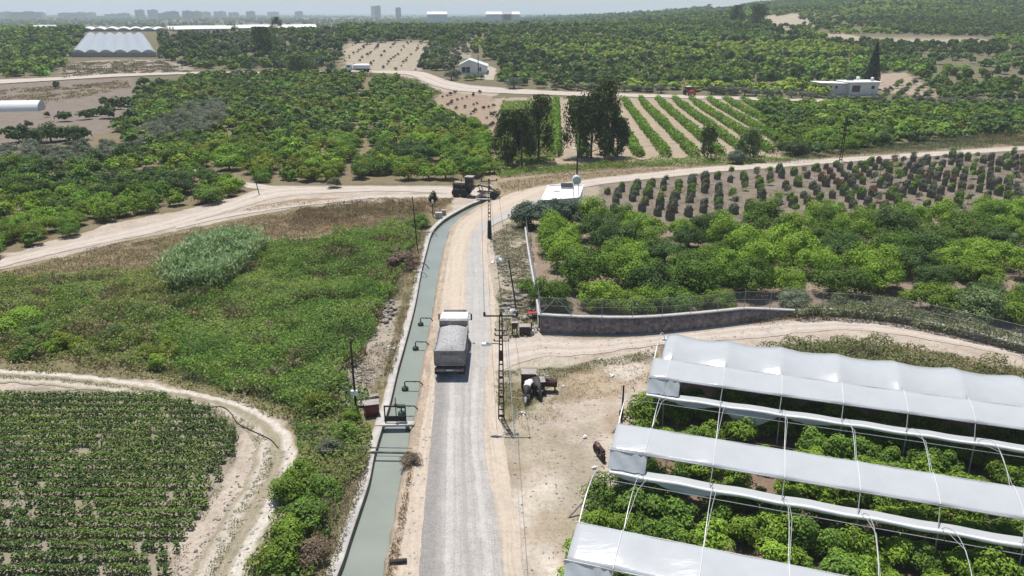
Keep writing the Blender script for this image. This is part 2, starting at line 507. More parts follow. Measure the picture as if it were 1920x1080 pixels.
# ------------------------------------------------------------------ canal course (needed by the ground)
CAN_L_PX = [(618, 1130), (632, 1080), (643, 1053), (660, 1000), (677, 950), (693, 900), (703, 850), (718, 798), (732, 753), (746, 693), (760, 643), (778, 573), (790, 510), (800, 470), (810, 437), (827, 417), (847, 403), (880, 385), (902, 376)]
CAN_R_PX = [(702, 1130), (712, 1080), (717, 1053), (727, 1010), (740, 947), (747, 907), (757, 860), (768, 800), (782, 740), (787, 693), (798, 643), (810, 573), (815, 547), (825, 493), (833, 457), (843, 430), (860, 412), (890, 392), (910, 381)]
_cl = spline([at(u, v, 0.0)[:2] for u, v in CAN_L_PX], 140)
_cr = spline([at(u, v, -0.45)[:2] for u, v in CAN_R_PX], 140)
def perp(c):
    d = np.gradient(c, axis=0); d /= np.linalg.norm(d, axis=1, keepdims=True)
    return np.stack([d[:, 1], -d[:, 0]], 1)          # to the right of travel
_pl, _pr = perp(_cl), perp(_cr)
CANAL_CUT = np.vstack([_cl - _pl * 0.25, (_cr + _pr * 0.45)[::-1]])

# ------------------------------------------------------------------ ground
def axis(parts):
    return np.unique(np.round(np.concatenate(parts), 3))
_xs = axis([-np.geomspace(400, 26000, 26), np.arange(-400, -64, 3.0), np.arange(-64, 64.01, 0.4), np.arange(64, 400, 3.0), np.geomspace(400, 26000, 26)])
_ys = axis([np.array([-26000, -9000, -3000, -800, -250, -80, -20, 5, 18]), np.arange(24, 130, 0.4), np.arange(130, 430, 2.0), np.geomspace(430, 26000, 70)])
GX, GY = np.meshgrid(_xs, _ys)
gx, gy = GX.ravel(), GY.ravel()
gz = terr(gx, gy)
near = (np.abs(gx) < 66) & (gy > 22) & (gy < 131)
wxn = gx + 2.2 * (fbm(gx, gy, 4.5, 3) - .5) + 0.8 * (fbm(gx, gy, 1.1, 8) - .5)
wyn = gy + 2.2 * (fbm(gx, gy, 4.5, 4) - .5) + 0.8 * (fbm(gx, gy, 1.1, 9) - .5)
far_amp = np.where(gy > 130, 1.0, 0.0)
tint = np.empty((len(gx), 3)); tint[:] = (.15, .135, .08)
pl = smooth(700, 1500, gy); nb = fbm(gx, gy, 320, 21)
plain_c = np.where((nb > .56)[:, None], np.array([[.17, .15, .09]]), np.array([[.075, .095, .05]]))
tint = tint * (1 - pl[:, None]) + plain_c * pl[:, None]
tint[gy < 131] = (.41, .35, .29)

P_FIELD = [(-90, 728), (140, 726), (300, 734), (400, 760), (445, 795), (455, 835), (432, 885), (400, 940), (366, 1000), (310, 1100), (-120, 1110)]
P_BANK = [(-120, 470), (0, 505), (300, 440), (560, 388), (830, 372), (826, 412), (806, 440), (790, 500), (770, 590), (748, 680), (735, 745), (705, 830), (680, 930), (640, 1060), (615, 1140), (420, 1140), (470, 1060), (545, 900), (553, 830), (510, 780), (300, 718), (-120, 690)]
P_GREEN = [(-100, 560), (0, 530), (90, 515), (200, 515), (310, 505), (420, 470), (500, 462), (640, 440), (745, 425), (782, 445), (765, 490), (742, 545), (715, 590), (690, 650), (640, 700), (640, 760), (560, 770), (420, 735), (330, 700), (250, 660), (-100, 640)]
P_DRY = [(-100, 495), (0, 507), (150, 478), (300, 444), (450, 415), (560, 395), (700, 378), (860, 370), (838, 400), (800, 405), (740, 425), (640, 440), (500, 458), (400, 470), (310, 500), (200, 512), (90, 512), (0, 528), (-100, 545)]
P_YARD = [(955, 680), (1000, 672), (1100, 665), (1250, 645), (1225, 690), (1200, 745), (1150, 870), (1100, 970), (1030, 1100), (985, 1130), (965, 980), (948, 880), (935, 790)]
P_VERGE = [(932, 600), (930, 540), (922, 480), (918, 455), (932, 432), (985, 405), (1000, 440), (1003, 520), (1012, 620), (1000, 632), (940, 640)]
P_GROVE = [(1012, 618), (985, 430), (975, 400), (1120, 398), (1240, 425), (1400, 420), (1560, 402), (1700, 405), (1830, 395), (2050, 400), (2050, 620), (1800, 590), (1560, 575), (1400, 580), (1200, 615)]
P_SAPL = [(1095, 352), (1200, 340), (1350, 326), (1500, 312), (1700, 297), (1900, 284), (2050, 276), (2050, 405), (1830, 395), (1700, 405), (1560, 402), (1400, 420), (1240, 425), (1120, 398)]
P_HOUSEYARD = [(1020, 385), (1085, 352), (1125, 350), (1130, 400), (985, 430)]
P_GLASS = [(1240, 640), (1225, 745), (1165, 895), (1075, 1060), (1040, 1150), (2100, 1150), (2100, 720)]
P_BROWN = [(-120, 165), (0, 158), (100, 152), (250, 146), (255, 165), (238, 210), (215, 245), (150, 262), (50, 283), (-120, 330)]
P_VINES = [(925, 185), (1000, 182), (1350, 184), (1400, 200), (1430, 240), (1470, 300), (1350, 308), (1180, 304), (1040, 310), (925, 325), (935, 250)]
P_TAN = [(815, 190), (830, 168), (925, 176), (932, 245), (905, 250), (870, 225), (820, 210)]
P_SLOPE = [(735, 138), (780, 138), (830, 152), (870, 166), (940, 172), (930, 180), (830, 172), (790, 162)]
P_FARROWS = [(642, 84), (790, 74), (800, 82), (790, 132), (648, 136)]
P_ROCKY = [(120, 118), (200, 112), (300, 112), (350, 122), (362, 136), (200, 141), (115, 148)]
P_EDGE = [(915, 330), (1030, 322), (1200, 312), (1350, 305), (1480, 300), (1700, 284), (1900, 268), (1900, 276), (1560, 297), (1300, 316), (1090, 340), (1040, 346), (985, 358), (940, 372), (920, 362)]
P_EDGE2 = [(450, 395), (520, 380), (690, 372), (700, 368), (560, 372), (480, 385)]
P_RUBBLE = [(690, 560), (752, 560), (742, 640), (728, 690), (700, 745), (640, 745), (636, 690), (690, 650), (715, 600)]
P_SHRUBN = [(1400, 656), (1440, 650), (1500, 644), (1640, 640), (1780, 664), (1920, 692), (2050, 712), (2050, 760), (1900, 720), (1700, 690), (1500, 662)]

paints = [
    ([(-120, 500), (0, 480), (200, 420), (340, 395), (470, 362), (500, 345), (930, 340), (930, 240), (820, 200), (800, 150), (640, 138), (380, 142), (260, 170), (235, 240), (60, 290), (-120, 340)], (.19, .155, .095)),  # outline in the picture, colour
    (P_BANK, (.19, .165, .095)), (P_GREEN, (.075, .09, .035)), (P_DRY, (.30, .235, .15)), (P_RUBBLE, (.32, .28, .225)),
    (P_FIELD, (.27, .235, .185)), (P_YARD, (.405, .345, .285)), (P_VERGE, (.34, .30, .235)),
    (P_GROVE, (.25, .195, .15)), (P_SAPL, (.205, .17, .14)), (P_HOUSEYARD, (.33, .28, .22)), (P_GLASS, (.20, .145, .105)),
    (P_BROWN, (.20, .165, .135)), (P_VINES, (.34, .275, .205)), (P_TAN, (.30, .225, .165)), (P_SLOPE, (.36, .31, .25)), (P_FARROWS, (.33, .28, .21)),
    (P_ROCKY, (.30, .255, .215)), (P_EDGE, (.30, .24, .165)), (P_EDGE2, (.27, .20, .14)), (P_SHRUBN, (.16, .14, .08)),
    ([(700, 285), (715, 268), (725, 290), (720, 312), (665, 315), (660, 300)], (.36, .26, .19)),
    ([(1636, 140), (1700, 136), (1735, 160), (1760, 185), (1640, 170)], (.33, .26, .20)),
    ([(1540, 66), (1860, 72), (1860, 80), (1700, 80), (1545, 74)], (.36, .31, .23)),
    ([(1400, 30), (1520, 26), (1530, 52), (1440, 54)], (.36, .31, .24)),
    ([(800, 60), (900, 62), (880, 110), (840, 105)], (.30, .26, .20)),
    ([(885, 110), (930, 128), (925, 150), (895, 150)], (.40, .36, .29)),
]
for px, c in paints:
    w = gpoly(px)
    lo, hi = w.min(0) - 4, w.max(0) + 4
    sel = np.where((gx > lo[0]) & (gx < hi[0]) & (gy > lo[1]) & (gy < hi[1]))[0]
    k = inside(w, wxn[sel], wyn[sel])
    tint[sel[k]] = np.array(c)
# uneven patches: green tinge and bare soil within the near land
lum = fbm(gx, gy, 7, 31)
gsel = (gy < 131)
wy_ = gpoly(P_YARD); ky = inside(wy_, wxn, wyn) & gsel
fy = smooth(.5, .72, fbm(gx, gy, 5.5, 51))[ky][:, None]; tint[ky] = tint[ky] * (1 - fy) + np.array([[.52, .465, .40]]) * fy
fy = smooth(.52, .7, fbm(gx, gy, 3.0, 53))[ky][:, None] * .6; tint[ky] = tint[ky] * (1 - fy) + np.array([[.31, .23, .165]]) * fy
gr_t = smooth(.56, .70, lum) * gsel * .35
tint = tint * (1 - gr_t[:, None]) + np.array([[.20, .18, .10]]) * gr_t[:, None]
# yard grass belt along the road corner and the strip by the track
for px, c, st in (([(930, 700), (985, 690), (1045, 690), (1150, 660), (1240, 655), (1225, 690), (1120, 700), (1040, 720), (1030, 745), (985, 790), (945, 800), (932, 760)], (.155, .145, .075), .75),
                  ([(1040, 700), (1240, 680), (1215, 730), (1100, 760), (1040, 790)], (.36, .27, .18), .55)):
    w = gpoly(px); k = inside(w, wxn, wyn) & gsel
    f = (smooth(.35, .6, fbm(gx, gy, 2.2, 77)) * st)[k][:, None]
    tint[k] = tint[k] * (1 - f) + np.array(c) * f
cut = np.zeros(len(gx), bool); cut[near] = inside(CANAL_CUT, gx[near], gy[near])
gz[cut] = -1.5
gz[near & ~cut] += 0.05 * (fbm(gx, gy, 1.6, 61)[near & ~cut] - .6)
ny, nx = GX.shape
ii = np.arange(ny * nx).reshape(ny, nx)
gq = np.stack([ii[:-1, :-1], ii[:-1, 1:], ii[1:, 1:], ii[1:, :-1]], -1).reshape(-1, 4)
g = raw_mesh("ground", np.c_[gx, gy, gz], gq, M['ground'], tint=tint, smooth_=True)
tag(g, kind="structure")

# ------------------------------------------------------------------ roads and tracks
def strip(name, lpx, rpx, mat, z=0.03, nl=None, nw=10, jit=0.25, sc=1.2, crown=0.0):
    L = spline([gr(u, v)[:2] for u, v in lpx], 400); R = spline([gr(u, v)[:2] for u, v in rpx], 400)
    ln = np.linalg.norm(np.diff((L + R) / 2, axis=0), axis=1).sum()
    nl = nl or int(min(max(ln / 0.5, 30), 400))
    q = np.linspace(0, 399, nl).astype(int); L, R = L[q], R[q]
    d = R - L; wd = np.linalg.norm(d, axis=1, keepdims=True); d = d / wd
    L = L + d * (jit * 2 * (fbm(L[:, 0], L[:, 1], sc, 91) - .5))[:, None]
    R = R + d * (jit * 2 * (fbm(R[:, 0], R[:, 1], sc, 92) - .5))[:, None]
    t = np.linspace(0, 1, nw)
    Pp = L[:, None] * (1 - t)[None, :, None] + R[:, None] * t[None, :, None]
    along = np.r_[0, np.cumsum(np.linalg.norm(np.diff((L + R) / 2, axis=0), axis=1))]
    X, Y = Pp[..., 0].ravel(), Pp[..., 1].ravel()
    tt = np.tile(t, nl)
    prof = z + crown * (1 - (2 * tt - 1) ** 4)
    Z = terr(X, Y) + prof
    uv = np.stack([tt, np.repeat(along / 10.0, nw)], 1)
    i2 = np.arange(nl * nw).reshape(nl, nw)
    q = np.stack([i2[:-1, :-1], i2[:-1, 1:], i2[1:, 1:], i2[1:, :-1]], -1).reshape(-1, 4)
    o = raw_mesh(name, np.c_[X, Y, Z], q, mat, smooth_=True, uv=uv)
    return tag(o, kind="structure")

M['sand'] = road_mat("graded_sand", (.49, .41, .325), (.44, .375, .305), [(.62, .10, (.42, .36, .30), .5), (.30, .10, (.52, .43, .33), .5)], 10, .12)
M['gravel'] = road_mat("crushed_gravel", (.42, .395, .365), (.345, .325, .30), [(.05, .20, (.235, .22, .205), 1.0), (.58, .035, (.30, .28, .26), .75), (.80, .05, (.50, .475, .445), .6), (.36, .05, (.50, .475, .445), .5), (.70, .02, (.31, .29, .265), .5)], 11, .27)
M['gravel_old'] = road_mat("compacted_gravel", (.43, .41, .385), (.37, .35, .325), [(.3, .07, (.35, .335, .32), .5), (.75, .07, (.36, .345, .33), .5)], 14, .15)
M['track'] = road_mat("pale_dirt_track", (.475, .41, .35), (.40, .34, .285), [(.3, .10, (.53, .47, .405), .6), (.7, .10, (.53, .47, .405), .6)], 12, .15, (.40, .33, .26), (.6, .75))
M['ruts'] = road_mat("rutted_field_track", (.33, .28, .205), (.25, .225, .15), [(.17, .13, (.55, .50, .44), .95), (.74, .14, (.48, .43, .36), .9)], 9, .25, (.16, .15, .07), (.6, .75))
strip("road", [(690, 1130), (733, 1080), (745, 1010), (757, 947), (765, 907), (775, 860), (783, 800), (793, 740), (797, 693), (807, 643), (818, 573), (832, 493), (842, 457), (853, 430), (870, 410), (900, 392), (925, 378), (950, 366), (985, 355), (1030, 346)],
      [(985, 1130), (980, 1080), (972, 1000), (957, 900), (945, 820), (938, 760), (930, 700), (926, 640), (930, 600), (924, 540), (916, 490), (914, 450), (922, 425), (950, 408), (990, 395), (1020, 382), (1050, 366), (1085, 352)], M['sand'], .035, 360, 14, .22)
strip("road_gravel", [(782, 1130), (785, 1080), (797, 940), (808, 830), (814, 760), (816, 715), (820, 690)], [(950, 1130), (945, 1080), (930, 960), (915, 880), (908, 820), (908, 760), (910, 712), (912, 690)], M['gravel'], .075, 200, 14, .07, .5)
strip("road_gravel", [(872, 700), (873, 640), (873, 590), (874, 540), (875, 490), (880, 455), (893, 430), (920, 411), (960, 393), (1000, 376), (1035, 361)],
      [(914, 700), (917, 640), (918, 590), (913, 540), (905, 490), (902, 450), (912, 432), (940, 415), (985, 397), (1020, 382), (1050, 368)], M['gravel_old'], .060, 200, 8, .12, .8)
strip("dirt_track", [(918, 640), (1000, 634), (1100, 638), (1200, 632), (1300, 617), (1420, 605), (1520, 600), (1650, 603), (1750, 618), (1920, 645), (2050, 668)],
      [(925, 700), (1000, 674), (1100, 665), (1180, 655), (1260, 645), (1340, 640), (1420, 634), (1500, 624), (1600, 619), (1700, 630), (1800, 648), (1920, 671), (2050, 694)], M['track'], .03, 220, 12, .35)
strip("dirt_track", [(1030, 347), (1090, 338), (1200, 325), (1300, 315), (1400, 308), (1560, 297), (1700, 288), (1880, 276), (2050, 265)],
      [(1085, 353), (1150, 343), (1250, 333), (1350, 322), (1450, 315), (1600, 303), (1750, 293), (1900, 283), (2050, 272)], M['track'], .05, 200, 8, .3)
strip("dirt_track", [(920, 352), (850, 350), (700, 349), (600, 350), (520, 350), (470, 360), (420, 382), (340, 405), (270, 424), (200, 440), (120, 458), (0, 486), (-120, 515)],
      [(922, 372), (850, 364), (740, 359), (640, 361), (560, 366), (500, 375), (450, 391), (380, 410), (300, 434), (200, 455), (100, 477), (0, 502), (-120, 532)], M['track'], .04, 240, 8, .4)
strip("dirt_track", [(850, 363), (760, 366), (700, 367), (620, 375), (540, 383), (460, 396), (400, 407), (330, 424)], [(850, 372), (760, 372), (700, 372), (620, 381), (540, 390), (460, 402), (400, 413), (330, 430)], M['track'], .055, 140, 5, .25)
strip("dirt_track", [(365, 318), (400, 322), (430, 334), (470, 343), (520, 350)], [(360, 323), (395, 329), (425, 343), (460, 352), (510, 358)], M['track'], .05, 60, 5, .3)
strip("dirt_track", [(-120, 688), (0, 692), (100, 698), (200, 708), (300, 722), (440, 752), (515, 785), (555, 832), (552, 880), (532, 930), (502, 990), (470, 1050), (430, 1130)],
      [(-120, 716), (0, 718), (100, 724), (250, 742), (340, 758), (400, 775), (455, 806), (478, 838), (470, 882), (443, 930), (408, 990), (368, 1050), (320, 1130)], M['ruts'], .035, 260, 16, .3, .9)
strip("dirt_track", [(-80, 152), (0, 150), (100, 146), (200, 140), (300, 137), (380, 135.5), (450, 135.5), (560, 136)], [(-80, 161), (0, 158), (100, 152), (200, 146), (300, 141.5), (380, 139.5), (450, 139), (560, 139)], M['track'], .25, 120, 4, .6)
strip("dirt_track", [(600, 134), (660, 133), (740, 133), (790, 135), (830, 148), (870, 158), (940, 165), (1060, 172), (1250, 178), (1420, 183), (1600, 188), (1800, 192), (2050, 198)],
      [(600, 138), (660, 137), (720, 138), (770, 142), (800, 156), (850, 170), (930, 175), (1060, 179.5), (1250, 184), (1420, 189), (1600, 194), (1800, 198), (2050, 204)], M['track'], .15, 240, 5, .8, 3)

# ------------------------------------------------------------------ canal
ncan = len(_cl)
def ribbon(name, rows, mat, **kw):
    n, w = len(rows[0]), len(rows)
    V = np.stack(rows, 1).reshape(-1, 3)
    i2 = np.arange(n * w).reshape(n, w)
    q = np.stack([i2[:-1, :-1], i2[:-1, 1:], i2[1:, 1:], i2[1:, :-1]], -1).reshape(-1, 4)
    return raw_mesh(name, V, q, mat, **kw)
def off(c, p, d, z): 
    return np.c_[c + p * np.asarray(d).reshape(-1, 1) if np.ndim(d) else c + p * d, np.broadcast_to(z, len(c))]
wl_ = off(_cl, _pl, 0.02, -0.45); wr_ = off(_cr, _pr, 0.25, -0.45)
tag(ribbon("water", [wl_ * (1 - t) + wr_ * t for t in np.linspace(0, 1, 5)], M['water'], smooth_=True), kind="structure")
jz = 0.06 + 0.03 * (fbm(_cl[:, 0], _cl[:, 1], 2.0, 41) - .5)
jw = -0.62 - 0.18 * (fbm(_cl[:, 0], _cl[:, 1], 1.5, 42) - .5)
cw = empty("canal_wall", tuple(off(_cl, _pl, 0, 0)[60]), 0, "pale concrete retaining wall along the left bank of the green canal", "canal wall")
def local(rows, o): return [r - np.array(o.location) for r in rows]
ribbon("coping", local([off(_cl, _pl, jw, -0.25), off(_cl, _pl, jw, jz), off(_cl, _pl, -0.03, jz), off(_cl, _pl, 0.0, jz - .05)], cw), M['concrete'], parent=cw)
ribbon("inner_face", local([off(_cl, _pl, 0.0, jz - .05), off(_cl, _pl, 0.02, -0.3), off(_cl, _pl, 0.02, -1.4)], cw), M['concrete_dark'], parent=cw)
bz = fbm(_cr[:, 0], _cr[:, 1], 1.0, 43)
tag(ribbon("canal_bank", [off(_cr, _pr, 0.12 + .2 * (bz - .5), -1.2), off(_cr, _pr, 0.1 + .3 * (bz - .5), -0.5), off(_cr, _pr, 0.28 + .3 * (bz - .5), -.12), off(_cr, _pr, 0.55, .015 + .06 * bz), off(_cr, _pr, 0.95, .045), off(_cr, _pr, 1.3, -.03)],
    road_mat("crumbling_bank", (.46, .37, .28), (.30, .24, .18), [], 8, .3), smooth_=True, uv=np.zeros((ncan * 6, 2))), kind="structure")

# ------------------------------------------------------------------ foliage building blocks
def unit(rng, n):
    v = rng.normal(size=(n, 3)); return v / np.linalg.norm(v, axis=1, keepdims=True)

def crown_arrays(rng, n, nlobes, leaf, r=1.0, h=1.0, base=.12, flat=1.0, spread=.62, lobe=(.34, .5), inner=.25, up=.35, tone=.22, droop=0.0):
    """leaves of a crown one unit wide (radius r, height h): clumps on a dome, leaves over each clump"""
    lc = []
    while len(lc) < nlobes:
        p = rng.uniform(-1, 1, 3); 
        if .25 < np.linalg.norm(p) < 1: lc.append(p)
    lc = np.array(lc); lc[:, :2] *= spread * r
    rho = (np.linalg.norm(lc[:, :2], axis=1) / (spread * r)).clip(0, 1)
    lc[:, 2] = base + (h - base) * (.26 + .40 * (1 - rho ** 2) * (.35 + .65 * rng.random(nlobes)) + .10 * rng.normal(size=nlobes)).clip(.12, .74)
    lr = rng.uniform(*lobe, nlobes) * r
    k = rng.integers(0, nlobes, n)
    d = unit(rng, n); d[:, 2] = np.where(d[:, 2] < -.35, -d[:, 2], d[:, 2])
    rad = np.where(rng.random(n) < inner, rng.uniform(.3, .85, n), rng.normal(1, .09, n))
    C = lc[k] + d * (lr[k] * rad)[:, None] * np.array([1, 1, flat])
    C[:, 2] = np.maximum(C[:, 2], base * .5 + .04 * rng.random(n))
    mid = np.array([0, 0, h * .35])
    out = C - mid
    N = d * .9 + out / np.maximum(np.linalg.norm(out, axis=1, keepdims=True), .01) * .4 + np.array([0, 0, up]) + rng.normal(size=(n, 3)) * .45
    N[:, 2] -= droop
    sz = leaf * rng.uniform(.7, 1.35, n)
    t = 1 + tone * rng.normal(size=n) + (rng.normal(size=nlobes) * .14)[k]
    yel = rng.random(n) ** 3
    T = np.stack([t * (1 + .28 * yel), t * (1 + .16 * yel), t * (1 - .1 * yel)], 1).clip(.3, 2.2)
    return C, N, sz, T

def trunk_mesh(name, rng, h=.3, r=.06, limbs=4, reach=.5, top=.6, lean=0.0):
    m = MB()
    m.tube([(0, 0, -.05), (lean * .3, 0, h * .5), (lean, .01, h)], [r * 1.25, r, r * .85], 7)
    for k in range(limbs):
        a = 2 * math.pi * k / limbs + rng.uniform(-.4, .4); q = rng.uniform(.7, 1.1)
        m.tube([(lean, 0, h * .9), (lean + reach * .4 * q * math.cos(a), reach * .4 * q * math.sin(a), h + (top - h) * .45), (lean + reach * q * math.cos(a), reach * q * math.sin(a), top)], [r * .7, r * .5, r * .22], 5)
    o = m.build(name, M['bark']); me = o.data; bpy.data.objects.remove(o); return me

def leaf_mesh(name, arr, aspect, mat, rng, fold=.12, T=None):
    C, N, sz, tn = arr
    o = leaves(name, C, N, sz, aspect, mat, tn, rng, fold=fold, T=T); me = o.data; bpy.data.objects.remove(o); return me

crng = np.random.default_rng(5)
CITRUS = [leaf_mesh("citrus_crown", crown_arrays(crng, 9000, 40 + 3 * k, .064, h=1.25 + .08 * (k % 3), base=.03, spread=.80, lobe=(.17, .32), inner=.3), .62, M['leaf'], crng) for k in range(6)]
CITRUS_MID = [leaf_mesh("citrus_crown", crown_arrays(crng, 2800, 26 + k, .110, h=1.3 + .1 * (k % 3), base=.02, spread=.78, lobe=(.2, .36), inner=.3), .66, M['leaf'], crng) for k in range(6)]
OLIVE = [leaf_mesh("olive_crown", crown_arrays(crng, 3200, 26, .115, h=1.5, base=.12, spread=.78, lobe=(.2, .36), tone=.3), .45, M['leaf_dull'], crng) for k in range(4)]
SHRUB = [leaf_mesh("shrub_foliage", crown_arrays(crng, 2600, 14, .125, h=1.7, base=.03, spread=.66, lobe=(.24, .42), up=.45), .5, M['leaf'], crng) for k in range(5)]
TRUNKS = [trunk_mesh("trunk", crng, .3, .07, 4, .5, .8) for k in range(3)]
OTRUNKS = [trunk_mesh("trunk", crng, .4, .09, 4, .5, 1.0, .05) for k in range(2)]

BRIGHT = np.array([.170, .275, .032]); MIDG = np.array([.108, .190, .030]); DARKG = np.array([.055, .100, .026]); OLIVEG = np.array([.165, .195, .145]); YELG = np.array([.20, .26, .03])

def plant(name, crown, trunk, x, y, r, h, col, label, cat, group, rot=None, parts=True, zoff=0.0, rz=None):
    z = float(terr(x, y)) + zoff
    rz = random.uniform(0, 6.28) if rz is None else rz
    if parts:
        e = empty(name, (x, y, z), rz, label, cat, group); e.scale = (r, r, h)
        c = put(bpy.data.objects.new("crown", crown), e); c.color = (*col, 1)
        put(bpy.data.objects.new("trunk", trunk), e)
        return e
    o = put(bpy.data.objects.new(name, crown)); o.location = (x, y, z); o.rotation_euler = (0, 0, rz); o.scale = (r, r, h); o.color = (*col, 1)
    return tag(o, label, cat, group)

def spread_points(px, step, rot=0.0, jit=.3, seed=0, stepy=None, holes=()):
    """a loose grid of points inside an outline of the picture, with row and column numbers"""
    w = gpoly(px); rng = np.random.default_rng(seed)
    c, s = math.cos(rot), math.sin(rot); R = np.array([[c, s], [-s, c]])
    q = w @ R.T; lo, hi = q.min(0), q.max(0); sy = stepy or step
    us = np.arange(lo[0], hi[0], step); vs = np.arange(lo[1], hi[1], sy)
    U, V = np.meshgrid(us, vs); ci, ri = np.meshgrid(np.arange(len(us)), np.arange(len(vs)))
    P = np.stack([U.ravel(), V.ravel()], 1) + rng.uniform(-jit, jit, (U.size, 2)) * np.array([step, sy])
    P = P @ R
    k = inside(w, P[:, 0], P[:, 1])
    for hpx in holes: k &= ~inside(gpoly(hpx), P[:, 0], P[:, 1])
    return P[k], ri.ravel()[k], ci.ravel()[k]

def in_view(x, y, z, m=140):
    u, v, f = proj(x, y, z)
    return (u > -m) & (u < 1920 + m) & (v < 1080 + m) & (v > -60) & (f > 5)

# ------------------------------------------------------------------ orchards: every citrus tree first, the 300 largest in view become objects
trees = []      # x, y, r, h, colour, block, label
def add_block(P, r, h, cols, block, label, seed, keep=1.0, wts=None, sc=18):
    rng = np.random.default_rng(seed)
    n = len(P); f = fbm(P[:, 0], P[:, 1], sc, seed) + .16 * rng.normal(size=n)
    qs = np.quantile(f, np.linspace(0, 1, len(cols) + 1)[1:-1]) if wts is None else np.quantile(f, wts)
    ci = np.searchsorted(qs, f)
    for i in range(n):
        if rng.random() > keep: continue
        c = cols[ci[i]] * (1 + .12 * rng.normal()) * (1 + .06 * rng.normal(size=3))
        q = rng.uniform(.8, 1.15)
        trees.append([P[i, 0], P[i, 1], rng.uniform(*r) * q, rng.uniform(*h) * q, np.clip(c, .01, .5), block, label(i) if callable(label) else label])

ROADGAP = [(355, 312), (400, 316), (440, 328), (480, 340), (560, 345), (540, 352), (455, 356), (415, 346), (390, 332), (355, 328)]
CLEAR = [(672, 282), (712, 272), (718, 304), (672, 312)]
OLV1 = [(262, 248), (330, 215), (420, 192), (430, 215), (425, 245), (350, 262), (275, 275)]
OLV2 = [(-60, 290), (60, 288), (160, 285), (270, 275), (262, 295), (150, 315), (-60, 325)]
# walled grove: rows parallel to the front wall
wall_a, wall_b = gr(1012, 606), gr(1480, 585)
grot = math.atan2(wall_b.y - wall_a.y, wall_b.x - wall_a.x)
B1 = [(1022, 594), (1018, 520), (1006, 462), (1030, 440), (1130, 425), (1240, 432), (1400, 428), (1560, 412), (1700, 416), (1830, 404), (2040, 404), (2040, 610), (1830, 592), (1700, 570), (1540, 566), (1400, 574), (1200, 588)]
P, ri, ci = spread_points(B1, 5.6, grot, .2, 3, 5.7)
rr = np.random.default_rng(31)
for i in range(len(P)):
    q = rr.random()
    tone, c = (("bright", BRIGHT * 1.12) if q < .34 else ("fresh green", BRIGHT * .8 + MIDG * .25) if q < .62 else ("deep green", MIDG * .95) if q < .86 else ("dark", DARKG * 1.35))
    s = rr.uniform(.78, 1.15)
    trees.append([P[i, 0], P[i, 1], 3.3 * s, 3.9 * s * rr.uniform(.9, 1.15), c * (1 + .08 * rr.normal()), "walled grove",
                  f"{tone} round citrus tree, {nth(ci[i] - ci.min())} in the {nth(ri[i] - ri.min())} row behind the stone wall"])
for u, v, r, c, lab in ((1190, 590, 2.9, BRIGHT * .85, "broad citrus tree pressed against the mesh fence, nearest the wall corner"), (1270, 586, 2.7, MIDG * 1.1, "deep green citrus tree pressed against the mesh fence, second from the wall corner"), (1345, 580, 2.3, BRIGHT * .8, "smaller citrus tree pressed against the mesh fence, third from the wall corner"),
                        (1745, 584, 3.2, BRIGHT * .75, "citrus tree behind the hedge at the fence brace"), (1835, 596, 3.3, OLIVEG * .5 + MIDG * .6, "greyish citrus tree behind the hedge past the fence brace"), (1905, 606, 3.0, BRIGHT * .8, "last fresh citrus tree along the hedge, farthest past the brace")):
    p = gr(u, v); trees.append([p.x, p.y, r, r * 1.12, c, "walled grove", lab])
# left orchard in bands of its own tone
P, ri, ci = spread_points([(-100, 506), (0, 480), (60, 464), (140, 446), (200, 416), (270, 405), (340, 392), (420, 378), (462, 362), (430, 342), (380, 322), (250, 330), (-100, 350)], 3.6, .35, .3, 4, None, [ROADGAP])
add_block(P, (1.75, 2.4), (2.1, 2.9), [DARKG * 1.2, MIDG, BRIGHT * .8, BRIGHT], "trackside orchard", "green orchard tree in the loose grove above the left dirt track", 41, .95)
P, ri, ci = spread_points([(360, 310), (250, 325), (-100, 345), (-100, 325), (160, 315), (300, 285), (430, 255), (640, 250), (690, 250), (735, 248), (800, 240), (880, 235), (925, 260), (925, 328), (850, 342), (500, 342), (440, 326)], 4.15, .1, .3, 5, None, [ROADGAP, CLEAR])
add_block(P, (2.1, 2.9), (2.6, 3.6), [DARKG * 1.25, MIDG, BRIGHT * .85, BRIGHT * 1.1, YELG * .85], "orchard by the parked grader", "bright green orchard tree in the thick grove beyond the grader track", 42, .97)
P, ri, ci = spread_points([(430, 250), (300, 280), (240, 270), (215, 255), (240, 215), (262, 172), (380, 142), (650, 140), (690, 150), (655, 245)], 4.15, .1, .32, 6, None, [OLV1])
add_block(P, (2.0, 2.7), (2.3, 3.2), [DARKG * 1.3, MIDG * .9, MIDG * 1.15, BRIGHT * .8, YELG * .7], "middle orchard", "mid green orchard tree in the wide grove below the pale upper road", 43, .97)
P, ri, ci = spread_points([(660, 245), (700, 148), (745, 148), (812, 182), (818, 208), (878, 234), (790, 240)], 5.0, -.06, .12, 7, 3.6)
add_block(P, (2.0, 2.5), (2.4, 3.0), [MIDG, BRIGHT * .8, BRIGHT], "tidy orchard rows", "small round orchard tree in the tidy rows beside the tan slope", 44)
P, ri, ci = spread_points([(1420, 202), (1560, 197), (2040, 206), (2040, 246), (1880, 256), (1700, 271), (1500, 300), (1462, 292), (1440, 245)], 4.15, .12, .3, 8)
add_block(P, (2.2, 2.9), (2.6, 3.4), [DARKG * 1.3, MIDG, BRIGHT * .7, BRIGHT], "orchard right of the vine rows", "green orchard tree in the block between vine rows and far farmhouse", 45, .98)
